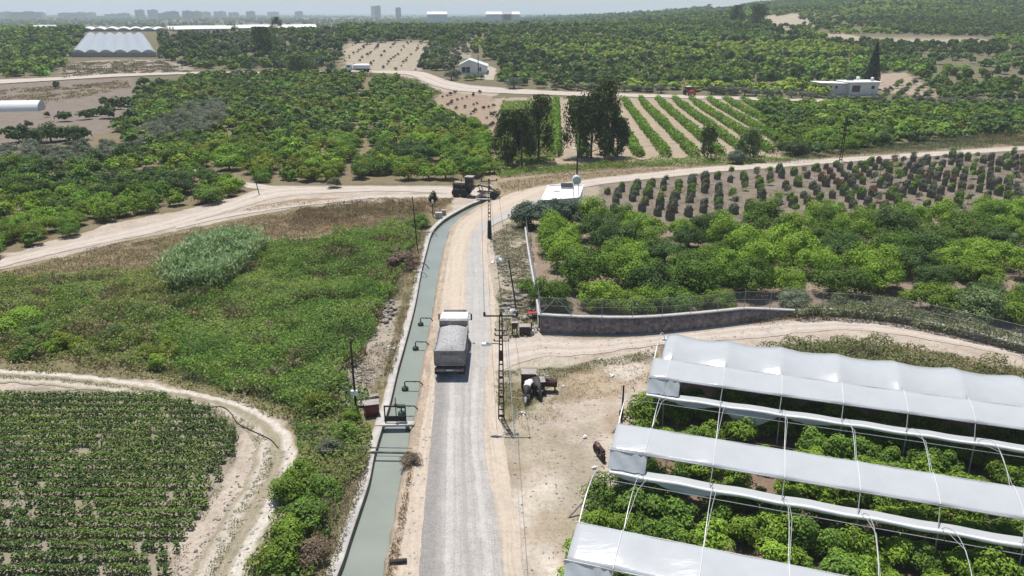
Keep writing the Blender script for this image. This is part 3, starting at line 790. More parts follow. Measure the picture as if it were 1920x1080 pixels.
# hillside orchards
HOLES = [[(1114, 84), (1124, 58), (1130, 58), (1120, 84)], [(1555, 172), (1560, 158), (1636, 166), (1640, 138), (1700, 136), (1735, 156), (1755, 182), (1650, 190), (1560, 190)], [(1535, 63), (1700, 64), (1865, 70), (1865, 85), (1700, 82), (1545, 78)], [(1430, 32), (1500, 30), (1500, 50), (1450, 52)], [(838, 108), (895, 100), (935, 126), (930, 156), (850, 156)]]
SPARSE = [[(1395, 28), (1530, 24), (1640, 40), (1620, 62), (1440, 62)], [(1700, 96), (1960, 100), (1960, 170), (1780, 160)], [(1190, 150), (1215, 60), (1225, 60), (1200, 152)]]
HILL = [(925, 158), (1060, 168), (1250, 172), (1420, 178), (1560, 184), (1800, 189), (2050, 194), (2050, 0), (1700, -25), (1500, -8), (1380, 16), (1000, 34), (905, 62), (880, 100)]
P, ri, ci = spread_points(HILL, 5.9, .22, .33, 9, None, HOLES)
_u, _v = P @ np.array([.975, .22]), P @ np.array([-.22, .975])
_u = _u + 9 * (vnoise(_u, _v, 60, 3) - .5); _v = _v + 14 * (vnoise(_u, _v, 60, 4) - .5)
_fu, _fv = np.floor(_u / 95), np.floor(_v / 70)
FIELD_TONE = _hash(_fu, _fv, 77); _edge = np.minimum(np.abs(_u / 95 - np.round(_u / 95)) * 95, np.abs(_v / 70 - np.round(_v / 70)) * 70)
hk = ~((_edge < 3.2) & (_hash(_fu, _fv, 5) < .35))
for sp_ in SPARSE: hk &= ~(inside(gpoly(sp_), P[:, 0], P[:, 1]) & (np.random.default_rng(3).random(len(P)) < .6))
P, FIELD_TONE, _edge = P[hk], FIELD_TONE[hk], _edge[hk]
n_hill = len(trees)
add_block(P, (2.4, 3.4), (2.8, 4.2), [DARKG * 1.3, MIDG * .9, MIDG * 1.2, BRIGHT * .8, BRIGHT * .95], "hillside orchard", "green orchard tree on the hillside beyond the upper track", 46, 1.1, None, 60)
for t_, ft, ed in zip(trees[n_hill:], FIELD_TONE, _edge):
    k_ = .62 if ft < .22 else .85 if ft < .45 else 1.0 if ft < .7 else 1.25
    t_[4] = t_[4] * k_ * (np.array([1.25, 1.08, 1.2]) if ft > .82 else 1)
    if ed < 4.5 and ft > .4: t_[4] = DARKG * 1.1; t_[3] *= 1.35
P, ri, ci = spread_points([(-120, 148), (0, 146), (110, 140), (132, 110), (160, 62), (160, 54), (-120, 60)], 6.0, 0, .3, 10)
add_block(P, (2.8, 3.6), (3.2, 4.4), [DARKG, MIDG * .9, BRIGHT * .8, BRIGHT], "plateau orchard", "green orchard tree left of the far white greenhouse", 47, 1, None, 60)
P, ri, ci = spread_points([(302, 112), (300, 68), (330, 67), (480, 63), (640, 56), (645, 128), (530, 132), (380, 131), (330, 122)], 6.2, .2, .33, 11)
add_block(P, (2.4, 3.6), (3.0, 5.0), [DARKG * .9, DARKG * 1.3, OLIVEG * .7, MIDG * .8, BRIGHT * .7], "plateau orchard", "dark orchard tree between the far white greenhouse and the tan rows", 48, .9, None, 40)
P, ri, ci = spread_points([(640, 82), (790, 74), (842, 104), (900, 62), (1000, 36), (900, 32), (760, 36), (640, 48)], 6.4, .1, .33, 12)
add_block(P, (2.8, 3.9), (3.4, 5.2), [DARKG, DARKG * 1.3, MIDG * .8, MIDG, BRIGHT * .75], "ridge orchard", "orchard tree on the low ridge beyond the tan rows", 49, .95, None, 70)
P, ri, ci = spread_points([(790, 130), (800, 84), (842, 106), (862, 118), (845, 138)], 5.5, .1, .3, 13)
add_block(P, (2.4, 3.4), (3.2, 4.6), [DARKG * 1.2, MIDG * .9, OLIVEG * .8], "ridge orchard", "dark green orchard tree beside the small gabled house", 50, .9)
# darker trees standing about the ploughed field
for u, v, r in ((122, 228, 2.4), (160, 224, 2.3), (178, 218, 2.0), (205, 222, 3.2), (215, 205, 3.0), (240, 200, 2.8), (262, 196, 2.6), (198, 200, 2.4), (282, 182, 3.2), (262, 178, 2.6), (110, 165, 2.2), (300, 165, 2.8), (270, 160, 2.6),
                (28, 268, 3.0), (48, 264, 3.0), (72, 270, 3.2), (96, 266, 3.4), (118, 264, 2.6), (140, 268, 3.0), (158, 262, 2.6)):
    p = gr(u, v); trees.append([p.x, p.y, r, r * 1.3, DARKG * random.uniform(.85, 1.2), "edge of the ploughed field", "dark bushy tree at the edge of the brown ploughed field"])

tr_z = terr(np.array([t[0] for t in trees]), np.array([t[1] for t in trees]))
vis = in_view(np.array([t[0] for t in trees]), np.array([t[1] for t in trees]), tr_z + 2)
order = sorted([i for i in range(len(trees)) if vis[i]], key=lambda i: -trees[i][2] / math.hypot(trees[i][0], trees[i][1]))
solo = set(order[:296])
for i in order[:296]:
    x, y, r, h, c, blk, lab = trees[i]
    near_ = y < 112 and blk == "walled grove"
    plant("citrus_tree", random.choice(CITRUS if near_ or y < 105 else CITRUS_MID), random.choice(TRUNKS), x, y, r, h / 1.25, c, lab, "citrus tree", "citrus trees of the " + blk)

def mass(name, items, mat, seed, cat_kind=True, aspect=.66):
    """the many small trees that remain, as one object"""
    rng = np.random.default_rng(seed); Vs, Fs, Ts = [], [], []; base = 0
    lods = {}
    for key, n, lb, lf in ((0, 620, 16, .23), (1, 260, 11, .36), (2, 96, 7, .58), (3, 30, 4, .95)):
        lods[key] = [crown_arrays(rng, n, lb, lf, h=1.3, base=.03, up=.4, tone=.15, inner=.15, spread=.74, lobe=(.24, .42)) for _ in range(5)]
        lods[key] = [(leaf_arrays(a[0], a[1], a[2], aspect, rng, None, .1)[0], np.repeat(a[3], 4, 0)) for a in lods[key]]
    zs = terr(np.array([q[0] for q in items]), np.array([q[1] for q in items]))
    for (x, y, r, h, c), z0 in zip(items, zs):
        d = math.hypot(x, y); k = 0 if d < 190 else 1 if d < 330 else 2 if d < 800 else 3
        V, T = lods[k][rng.integers(5)]
        a = rng.uniform(0, 6.28); ca, sa = math.cos(a), math.sin(a)
        X = np.stack([(V[:, 0] * ca - V[:, 1] * sa) * r + x, (V[:, 0] * sa + V[:, 1] * ca) * r + y, V[:, 2] * h / 1.25], 1)
        X[:, 2] += z0
        Vs.append(X); Ts.append(T * np.asarray(c)[None])
    V = np.concatenate(Vs); T = np.concatenate(Ts)
    return tag(raw_mesh(name, V, np.arange(len(V)).reshape(-1, 4), mat, tint=T), kind="stuff")

rest = [trees[i][:5] for i in order[296:]]
# scattered trees of the plain, far out
prng = np.random.default_rng(77)
n = 9000
py = 900 * np.exp(prng.random(n) * math.log(7)); pxx = (prng.random(n) * 1.7 - .85) * py * .95
k = in_view(pxx, py, terr(pxx, py)) & (fbm(pxx, py, 260, 9) > .46) & (pxx / py < .25)
for x, y in zip(pxx[k], py[k]):
    q = 1 + (y - 900) / 2500
    rest.append([x, y, prng.uniform(3, 6) * q, prng.uniform(3.5, 7) * min(q, 1.6), (DARKG if prng.random() < .6 else MIDG) * prng.uniform(.9, 1.4)])
mass("distant_orchard", rest, M['leaf'], 3)

# ------------------------------------------------------------------ olives
olives = []
def add_olives(P, r, h, label, group, seed, keep=1.0, c=OLIVEG):
    rng = np.random.default_rng(seed)
    for p in P:
        if rng.random() < keep: olives.append([p[0], p[1], rng.uniform(*r), rng.uniform(*h), c * rng.uniform(.7, 1.15), label, group])
add_olives(spread_points(OLV1, 4.4, .5, .25, 21)[0], (2.0, 2.7), (2.8, 3.6), "grey green olive tree in the olive patch within the middle orchard", "olives in the middle orchard", 1)
add_olives(spread_points(OLV2, 4.8, .1, .25, 22)[0], (2.0, 2.7), (2.8, 3.6), "grey green olive tree in the olive strip below the dark trees", "olives below the dark trees", 2)
def along(pts, step, jit=.8):
    c = np.array([list(gr(*p)[:2]) for p in pts]); L = np.r_[0, np.cumsum(np.linalg.norm(np.diff(c, axis=0), axis=1))]
    q = np.arange(0, L[-1], step); return np.stack([np.interp(q, L, c[:, k]) for k in (0, 1)], 1) + np.random.default_rng(len(pts)).uniform(-jit, jit, (len(q), 2))
add_olives(along([(1045, 168), (1150, 171), (1250, 174)], 4.2), (1.9, 2.5), (2.6, 3.4), "grey olive tree in the line above the upper track near the tall dark trees", "olives lining the upper track", 3, .9)
add_olives(along([(1330, 176), (1400, 179), (1480, 184), (1545, 187)], 3.9), (2.0, 2.7), (2.8, 3.6), "grey olive tree in the line between red tractor and far farmhouse", "olives lining the upper track", 4)
add_olives(along([(1560, 192), (1640, 196), (1760, 196), (1920, 200), (2040, 204)], 3.9), (2.0, 2.8), (2.8, 3.8), "grey olive tree in the line before the flat roofed farmhouse", "olives lining the upper track", 5, .92)
add_olives(along([(340, 122), (420, 126), (520, 128), (620, 130)], 5.0, 3), (2.0, 3.0), (2.8, 3.8), "grey olive tree above the pale upper road", "olives above the pale road", 6, .8)
add_olives(along([(700, 82), (760, 66), (860, 62)], 6.0, 4), (2.4, 3.4), (3.0, 4.0), "grey olive tree on the ridge beyond the tan rows", "olives on the ridge", 7)
add_olives(spread_points([(812, 118), (812, 96), (850, 60), (900, 62), (880, 104)], 6.0, .3, .3, 24)[0], (1.4, 2.0), (2.0, 2.8), "small grey olive tree in the pale patch beyond the gabled house", "olives beyond the gabled house", 8)
for u, v, r, h, lab in ((988, 425, 2.6, 4.2, "grey olive tree at the fence corner beside the white roof"), (1018, 428, 3.0, 4.8, "large grey olive tree in front of the white roof"), (1048, 425, 2.9, 5.0, "tall grey olive tree overlapping the white roof edge"), (1072, 428, 2.6, 4.2, "dark olive tree between the white roof and bright citrus"),
                        (846, 150, 3.0, 4.5, "grey olive tree at the wall end of the gabled house"), (855, 146, 2.4, 4.0, "small grey olive tree against the gabled house"), (964, 166, 3.8, 5.0, "broad dark tree beside the upper track past the gabled house")):
    p = gr(u, v); olives.append([p.x, p.y, r, h, OLIVEG * random.uniform(.62, .85) * np.array([.8, .95, .95]), lab, None])
p = gr(1112, 425); plant("citrus_tree", CITRUS[1], TRUNKS[0], p.x, p.y, 3.0, 3.6, BRIGHT * 1.1, "bright citrus tree beside the white roofed farm building", "citrus tree", None)
p = gr(1168, 425); plant("citrus_tree", CITRUS[2], TRUNKS[1], p.x, p.y, 2.4, 2.6, MIDG, "mid green citrus tree at the edge of the netted saplings", "citrus tree", None)
for x, y, r, h, c, lab, grp in olives:
    plant("olive_tree", random.choice(OLIVE), random.choice(OTRUNKS), x, y, r, h / 1.5, c, lab, "olive tree", grp)

# ------------------------------------------------------------------ tall eucalyptus clumps and other single trees
def tall_tree(u, v, h, r, label, dark=1.0, seed=0, name="eucalyptus_tree", cat="tall tree", group=None, col=None, lean=0, n=4000):
    p = gr(u, v); rng = np.random.default_rng(seed + 500)
    e = empty(name, tuple(p), rng.uniform(0, 6), label, cat, group)
    m = MB(); limbs = []
    m.tube([(0, 0, -.2), (lean * .4, 0, h * .4), (lean, .2, h * .9)], [h * .020, h * .015, h * .004], 8)
    for k in range(12):
        a = k * 2.4 + rng.uniform(-.4, .4); z0 = h * rng.uniform(.10, .8); L = r * rng.uniform(.45, 1.05) * (1.15 - .75 * z0 / h)
        tip = (L * math.cos(a), L * math.sin(a), z0 + h * .14); limbs.append(tip)
        m.tube([(lean * z0 / h, 0, z0), (tip[0] * .5, tip[1] * .5, z0 + h * .05), tip], [h * .007, h * .005, h * .002], 5)
    m.build("trunk", M['bark'], e)
    lc = np.array(limbs + [(lean, .2, h * .93), (lean, 0, h * .8)]); nl = len(lc)
    k = rng.integers(0, nl, n); d = unit(rng, n)
    lr = rng.uniform(.32, .55, nl) * r
    C = lc[k] + d * (lr[k] * rng.uniform(.25, 1.1, n))[:, None] * np.array([1, 1, 2.0])
    C[:, 2] = np.maximum(C[:, 2], .08 * h + rng.random(n))
    C[:, 2] = np.minimum(C[:, 2], h)
    N = d + rng.normal(size=(n, 3)) * .6 + np.array([0, 0, .15]); T = rng.normal(size=(n, 3)) * .4 + np.array([0, 0, -1.0])
    c = (np.array([.066, .100, .036]) if col is None else col) * dark
    t = 1 + .25 * rng.normal(size=n); warm = rng.random(n) ** 3
    tint = np.stack([c[0] * t * (1 + .8 * warm), c[1] * t * (1 + .4 * warm), c[2] * t], 1).clip(.005, .4)
    leaves("crown", C, N, .62 * rng.uniform(.6, 1.3, n) * (1 if r < 5 else 1.7), .5, M['leaf_dull'], tint, rng, e, T=T)
    return e
G_ = "tall dark trees before the vine rows"
tall_tree(952, 308, 10.5, 3.2, "dark slender tree nearest the grader, shortest of the first clump", 1, 1, group=G_)
tall_tree(978, 312, 11.0, 3.0, "middle tree of the dark clump next to the grader", .9, 2, group=G_)
tall_tree(1010, 302, 13.2, 3.4, "tallest tree of the dark clump nearer the grader", .95, 3, group=G_)
tall_tree(1086, 296, 12.4, 3.6, "dense dark tree just behind the lamp post", .85, 4, group=G_)
tall_tree(1108, 298, 13.6, 3.6, "dark central tree of the clump behind the lamp post", .85, 5, group=G_)
tall_tree(1134, 294, 16.0, 3.6, "tallest dark tree, crown overlapping the upper track", 1.0, 6, group=G_)
tall_tree(1158, 294, 8.0, 2.6, "low broken tree at the outer edge of the dark clump", .9, 7, group=G_)
tall_tree(1326, 300, 7.0, 2.0, "thin loose tree in front of the last vine rows", 1.6, 8, "young_tree", "tree", n=1800)
tall_tree(1405, 300, 6.5, 2.4, "bushy yellow green tree at the corner of the vine rows", 2.4, 9, "bushy_tree", "tree", n=2200)
tall_tree(563, 137, 7.5, 6.0, "big round light green tree by the pale upper road", 1.9, 10, "broad_tree", "tree", n=2800)
tall_tree(492, 100, 13, 6.0, "large dark tree on the plateau beside a yellowish one", .9, 11, "broad_tree", "tree", n=2800)
tall_tree(516, 92, 12, 4.0, "yellowish loose tree beside the large dark plateau tree", 2.2, 12, "broad_tree", "tree", n=1800)
tall_tree(520, 56, 9, 4.0, "dark tree breaking the far white tunnel line", .9, 13, "broad_tree", "tree", n=2800)
tall_tree(1020, 34, 14, 8.0, "dark round tree standing on the skyline ridge", .9, 14, "broad_tree", "tree", n=2800)
tall_tree(1046, 36, 10, 6.0, "smaller dark tree next to the skyline tree", .9, 15, "broad_tree", "tree", n=500)
tall_tree(1380, 44, 14, 7.0, "dark tree beside the pale clearing on the hill", .9, 16, "broad_tree", "tree", n=2800)
tall_tree(1420, 50, 16, 8.0, "darkest tree of the pale hill clearing", .85, 17, "broad_tree", "tree", n=2800)
tall_tree(664, 46, 12, 5.0, "dark tree standing above the plateau orchard", .9, 18, "broad_tree", "tree", n=600)
# cypress by the far farmhouse
def cypress(u, v, h, r, label):
    p = gr(u, v); rng = np.random.default_rng(8); e = empty("cypress_tree", tuple(p), 0, label, "cypress tree")
    MB().tube([(0, 0, -.2), (0, 0, h * .5), (0.1, 0, h * .97)], [.3, .2, .03], 7).build("trunk", M['bark'], e)
    n = 4200; z = h * (.04 + .96 * rng.random(n) ** 1.2); a = rng.uniform(0, 6.28, n)
    w = r * np.minimum(1, (h - z) / (h * .75) + .06) * (.75 + .25 * np.minimum(z / 2, 1)) * rng.uniform(.75, 1.12, n)
    C = np.stack([w * np.cos(a), w * np.sin(a), z], 1); N = np.stack([np.cos(a), np.sin(a), .4 + 0 * a], 1) + rng.normal(size=(n, 3)) * .4
    tint = np.array([.020, .034, .018]) * (1 + .3 * rng.normal(size=(n, 1))).clip(.4, 2)
    leaves("crown", C, N, rng.uniform(.4, .9, n), .5, M['leaf_dull'], tint, rng, e, T=np.tile([[0, 0, 1.0]], (n, 1)) + rng.normal(size=(n, 3)) * .3)
cypress(1632, 166, 16.5, 2.6, "tall narrow cypress behind the flat roofed farmhouse")

# ------------------------------------------------------------------ vine rows
VY0, VY1 = 161.0, 268.0
k_lab = 0
for k in range(-1, 14):
    x0 = 9.6 + 5.9 * k
    rng = np.random.default_rng(900 + k)
    y0 = VY0 - 2 + (0 if k < 6 else (k - 5) * 1.5); y1 = VY1
    if k >= 9: y0 += (k - 9) * 9
    n = int((y1 - y0) * 62)
    t = rng.uniform(y0, y1, n); xc = x0 + .0536 * (t - 161)
    u_ = proj(xc, t, 0)[0]
    wob = .25 * (fbm(t, 0 * t + k * 9, 4, 7) - .5)
    plant_w = .75 + .3 * np.cos(t * 2 * math.pi / 2.6) + .35 * (fbm(t, 0 * t + k * 31, 6, 3) - .5)
    hgt = 1.9 * (.75 + .25 * np.cos(t * 2 * math.pi / 2.6)) * (.7 + .6 * fbm(t, 0 * t + k * 13, 9, 5))
    a = rng.uniform(-.2, math.pi + .2, n); s = rng.uniform(.7, 1.05, n)
    keepm = (fbm(t, 0 * t + k * 57, 7, 15) > .2)
    C = np.stack([xc + wob + np.cos(a) * plant_w * s * 1.3, t, np.maximum(np.sin(a), .05) * hgt * s + .15], 1)[keepm]
    N = (np.stack([np.cos(a), rng.normal(size=n) * .3, np.sin(a)], 1) + rng.normal(size=(n, 3)) * .5)[keepm]
    n2 = len(C); tl = 1 + .22 * rng.normal(size=(n2, 1)); mixk = fbm(C[:, 1], C[:, 1] * 0 + k * 7, 12, 4)[:, None]
    tint_ = (BRIGHT * 1.15 * mixk + MIDG * 1.3 * (1 - mixk)) * tl.clip(.4, 1.8)
    o = leaves("vine_row", C - np.array([x0, y0, 0]), N, rng.uniform(.35, .7, n2), .7, M['leaf'], tint_, rng, fold=.1)
    o.location = (x0, y0, 0); o.color = (1, 1, 1, 1)
    tag(o, f"long bright green vine row on tan soil, {nth(k + 1)} row counted from the grader", "vine row", "vine rows in the tan field")

# ------------------------------------------------------------------ netted saplings
def sapling_meshes(k):
    rng = np.random.default_rng(300 + k)
    m = MB(); P_ = []; q_ = [(.5, .5), (.04, .54), (-.5, .5), (-.54, .02), (-.5, -.5), (0, -.54), (.5, -.5), (.54, 0), (.5, .5)]
    for z in (0, .35, .75, 1.12):
        P_.append([(x * .92 + .05 * rng.normal(), y * .92 + .05 * rng.normal(), z + .05 * rng.normal()) for x, y in q_])
    for row in P_: row[-1] = row[0]
    m.grid(P_); o = m.build("sleeve", M['sleeve']); sl = o.data; bpy.data.objects.remove(o)
    fo = leaf_mesh("foliage", crown_arrays(rng, 620, 8, .20, r=.88, h=1.9, base=.3, spread=.66, tone=.32), .5, M['leaf'], rng)
    return sl, fo
SAP = [sapling_meshes(k) for k in range(4)]
STAKE = MB().tube([(0, 0, -.1), (.02, 0, 1.5)], .03, 5).build("stem", M['bark']); st_me = STAKE.data; bpy.data.objects.remove(STAKE)
P, ri, ci = spread_points([(1128, 360), (1210, 346), (1350, 332), (1500, 318), (1700, 302), (1930, 288), (2000, 284), (2000, 402), (1830, 390), (1700, 400), (1560, 398), (1400, 412), (1240, 412), (1150, 396)], 3.55, .62, .05, 33, 3.0)
srng = np.random.default_rng(4)
items = [(p, r_, c_) for p, r_, c_ in zip(P, ri, ci) if srng.random() < .9]
items.sort(key=lambda q: math.hypot(*q[0]))
for p, r_, c_ in items[:298]:
    sl, fo = SAP[srng.integers(4)]; s = srng.uniform(.8, 1.2)
    e = empty("netted_sapling", (p[0], p[1], 0), .62 + srng.normal(0, .15), f"young tree of the netted plot, {nth(c_ % 60)} in the {nth(r_ % 60)} sapling row from the grove", "sapling", "netted saplings on the bare plot")
    e.scale = (s * srng.uniform(.85, 1.1), s, s * srng.uniform(.85, 1.2))
    (put(bpy.data.objects.new("sleeve", sl), e) if srng.random() < .8 else None); put(bpy.data.objects.new("stem", st_me), e)
    f = put(bpy.data.objects.new("foliage", fo), e); f.color = (*(OLIVEG * .7 if srng.random() < .5 else MIDG * 1.1 if srng.random() < .8 else np.array([.13, .09, .05])), 1)
# small bushes of the two tan plots
def bush_rows(px, step, stepy, rot, seed, r, label, group, cols, keep=.85):
    P, ri, ci = spread_points(px, step, rot, .12, seed, stepy); rng = np.random.default_rng(seed)
    for p in P:
        if rng.random() > keep: continue
        q = rng.uniform(*r)
        plant("young_shrub", SHRUB[rng.integers(5)], None, p[0], p[1], q, q * .9, cols[rng.integers(len(cols))] * rng.uniform(.8, 1.2), label, "shrub", group, parts=False)
bush_rows(P_TAN, 8.0, 3.6, -.35, 61, (.5, 1.0), "small dark shrub in the sparse rows of the tan slope", "shrubs in the tan slope rows", [DARKG, OLIVEG * .6])
bush_rows(P_FARROWS, 7.5, 6.5, .02, 62, (.6, 1.2), "tiny dark shrub in the far tan rows beyond the tanker", "shrubs in the far tan rows", [DARKG, OLIVEG * .6, np.array([.09, .07, .045])], .7)
bush_rows([(1688, 158), (1745, 160), (1775, 190), (1655, 190), (1650, 178)], 6.5, 6.5, .2, 63, (1.2, 2.0), "small green shrub on the tan plot beside the flat roofed farmhouse", "shrubs on the tan plot by the farmhouse", [MIDG, OLIVEG * .7, BRIGHT * .8], .75)
for u, v, r in ((55, 240, 1.6), (88, 220, 1.3)):
    p = gr(u, v); plant("dry_bush", SHRUB[1], None, p.x, p.y, r, r * .9, np.array([.075, .062, .04]), "bare brownish bush alone on the ploughed field" + (" near its lower edge" if u < 60 else " near its middle"), "bush", None, parts=False)

# ------------------------------------------------------------------ rows of the vegetable field
FW = gpoly([(-120, 737), (140, 735), (300, 742), (395, 768), (435, 800), (444, 835), (424, 880), (395, 935), (362, 985), (308, 1085), (302, 1130), (-120, 1130)])
y_r = 31.2; idx = 0
while y_r < 55.5:
    rng = np.random.default_rng(2000 + idx)
    xs = np.linspace(-48, -12, 1500); k = inside(FW, xs, np.full_like(xs, y_r))
    if k.sum() > 60 and y_r < 53.6:
        xa, xb = xs[k].min(), xs[k].max() + rng.uniform(-.4, .3)
        n = int((xb - xa) * 170)
        x = rng.uniform(xa, xb, n)
        gap = fbm(x, 0 * x + y_r * 7.3, .45, 71, 2) + .3 * (fbm(x, 0 * x + y_r, 3.5, 72) - .5)
        sparse = -.06 + .07 * smooth(43, 36, y_r) 
        kk = gap > .27 + sparse
        x = x[kk]; n = len(x)
        hz = .62 * (.75 + .5 * fbm(x, 0 * x + y_r * 3, .6, 73, 2))
        a = rng.uniform(0, math.pi, n); s = rng.uniform(.55, 1.05, n)
        yw = .235 + .12 * (fbm(x, 0 * x + y_r * 5, .8, 74, 2) - .4)
        slope = -.012 * (x + 30)
        C = np.stack([x, slope + np.cos(a) * yw * s, np.sin(a) * hz * s + .06], 1)
        N = np.stack([rng.normal(size=n) * .5, np.cos(a), np.sin(a) + .3], 1) + rng.normal(size=(n, 3)) * .45
        yl = (rng.random(n) ** 4)[:, None]; mk = smooth(.45, .62, fbm(x, 0 * x + y_r, 3.0, 75))[:, None]
        c = np.array([[.080, .142, .028]]) * (1 - mk) + np.array([[.135, .21, .038]]) * mk
        tint_ = (c * (1 - yl * .7) + np.array([[.17, .22, .07]]) * yl * .7) * (1 + .25 * rng.normal(size=(n, 1))).clip(.4, 1.8)
        xm = (xa + xb) / 2
        o = leaves("crop_row", C - np.array([xm, 0, 0]), N, rng.uniform(.11, .21, n), .7, M['leaf'], tint_, rng, fold=.12)
        o.location = (xm, y_r, 0); o.color = (1, 1, 1, 1)
        tag(o, f"leafy green vegetable row, {nth(idx)} row counted back from the near field end", "crop row", "vegetable rows inside the curved track")
        idx += 1
    y_r += 0.99

# ------------------------------------------------------------------ weeds, dry grass and brambles
def canopy(px, dens, hmin, hmax, size, cols, seed, sc=2.2, upright=0.0, edge=.6, colsc=4.0, aspect=.5, holes=(), clump=0.0, wts=None, gain=1.0):
    w = gpoly(px); rng = np.random.default_rng(seed)
    lo, hi = w.min(0) - 1, w.max(0) + 1
    n = int((hi[0] - lo[0]) * (hi[1] - lo[1]) * dens)
    x = rng.uniform(lo[0], hi[0], n); y = rng.uniform(lo[1], hi[1], n)
    k = inside(w, x + edge * 2.4 * (fbm(x, y, 2.2, seed + 1) - .5), y + edge * 2.4 * (fbm(x, y, 2.2, seed + 2) - .5))
    for hpx in holes: k &= ~inside(gpoly(hpx), x, y)
    k &= ~inside(CANAL_CUT, x, y)
    if clump: k &= fbm(x, y, sc * .8, seed + 9) > clump
    x, y = x[k], y[k]; n = len(x)
    def H(a, b): return hmin + (hmax - hmin) * (.75 * smooth(.36, .74, fbm(a, b, sc, seed + 3)) + .25 * fbm(a, b, sc * .3, seed + 5))
    h = H(x, y); e = .15
    gxx = (H(x + e, y) - h) / e; gyy = (H(x, y + e) - h) / e
    z = terr(x, y) + h * rng.random(n) ** .4
    Nn = np.stack([-gxx, -gyy, np.ones(n)], 1); Nn /= np.linalg.norm(Nn, axis=1, keepdims=True)
    Nn = Nn + rng.normal(size=(n, 3)) * .42
    f = fbm(x, y, colsc, seed + 4) + .12 * rng.normal(size=n)
    qs = np.quantile(f, np.linspace(0, 1, len(cols) + 1)[1:-1] if wts is None else wts)
    c = np.array(cols)[np.searchsorted(qs, f)] * gain * (1 + .24 * rng.normal(size=(n, 1))).clip(.45, 1.8)
    T = None
    if upright:
        T = rng.normal(size=(n, 3)) * (1 - upright) + np.array([0, 0, upright * 1.6])
        Nn = rng.normal(size=(n, 3)) * .8 + np.array([0, 0, .5])
    V, Fq = leaf_arrays(np.stack([x, y, z], 1), Nn, size * rng.uniform(.6, 1.4, n), aspect, rng, T, .1)
    return V, np.repeat(c, 4, 0)
def combine(name, parts, mat):
    V = np.concatenate([p[0] for p in parts]); T = np.concatenate([p[1] for p in parts])
    o = raw_mesh(name, V, np.arange(len(V)).reshape(-1, 4), mat, tint=T); o.color = (1, 1, 1, 1)
    return tag(o, kind="stuff")
LUSH = [(.062, .120, .024), (.100, .175, .030), (.150, .215, .045), (.085, .165, .030), (.175, .220, .060)]
OLV = [(.130, .150, .046), (.165, .185, .050), (.095, .125, .040), (.20, .185, .080)]
DRYC = [(.30, .225, .125), (.25, .185, .11), (.34, .27, .16), (.20, .145, .09)]
GREYD = [(.20, .16, .11), (.15, .13, .085), (.24, .20, .14)]
REED_PX = [(318, 530), (330, 492), (400, 462), (470, 452), (494, 470), (480, 500), (440, 535), (380, 552), (330, 556)]
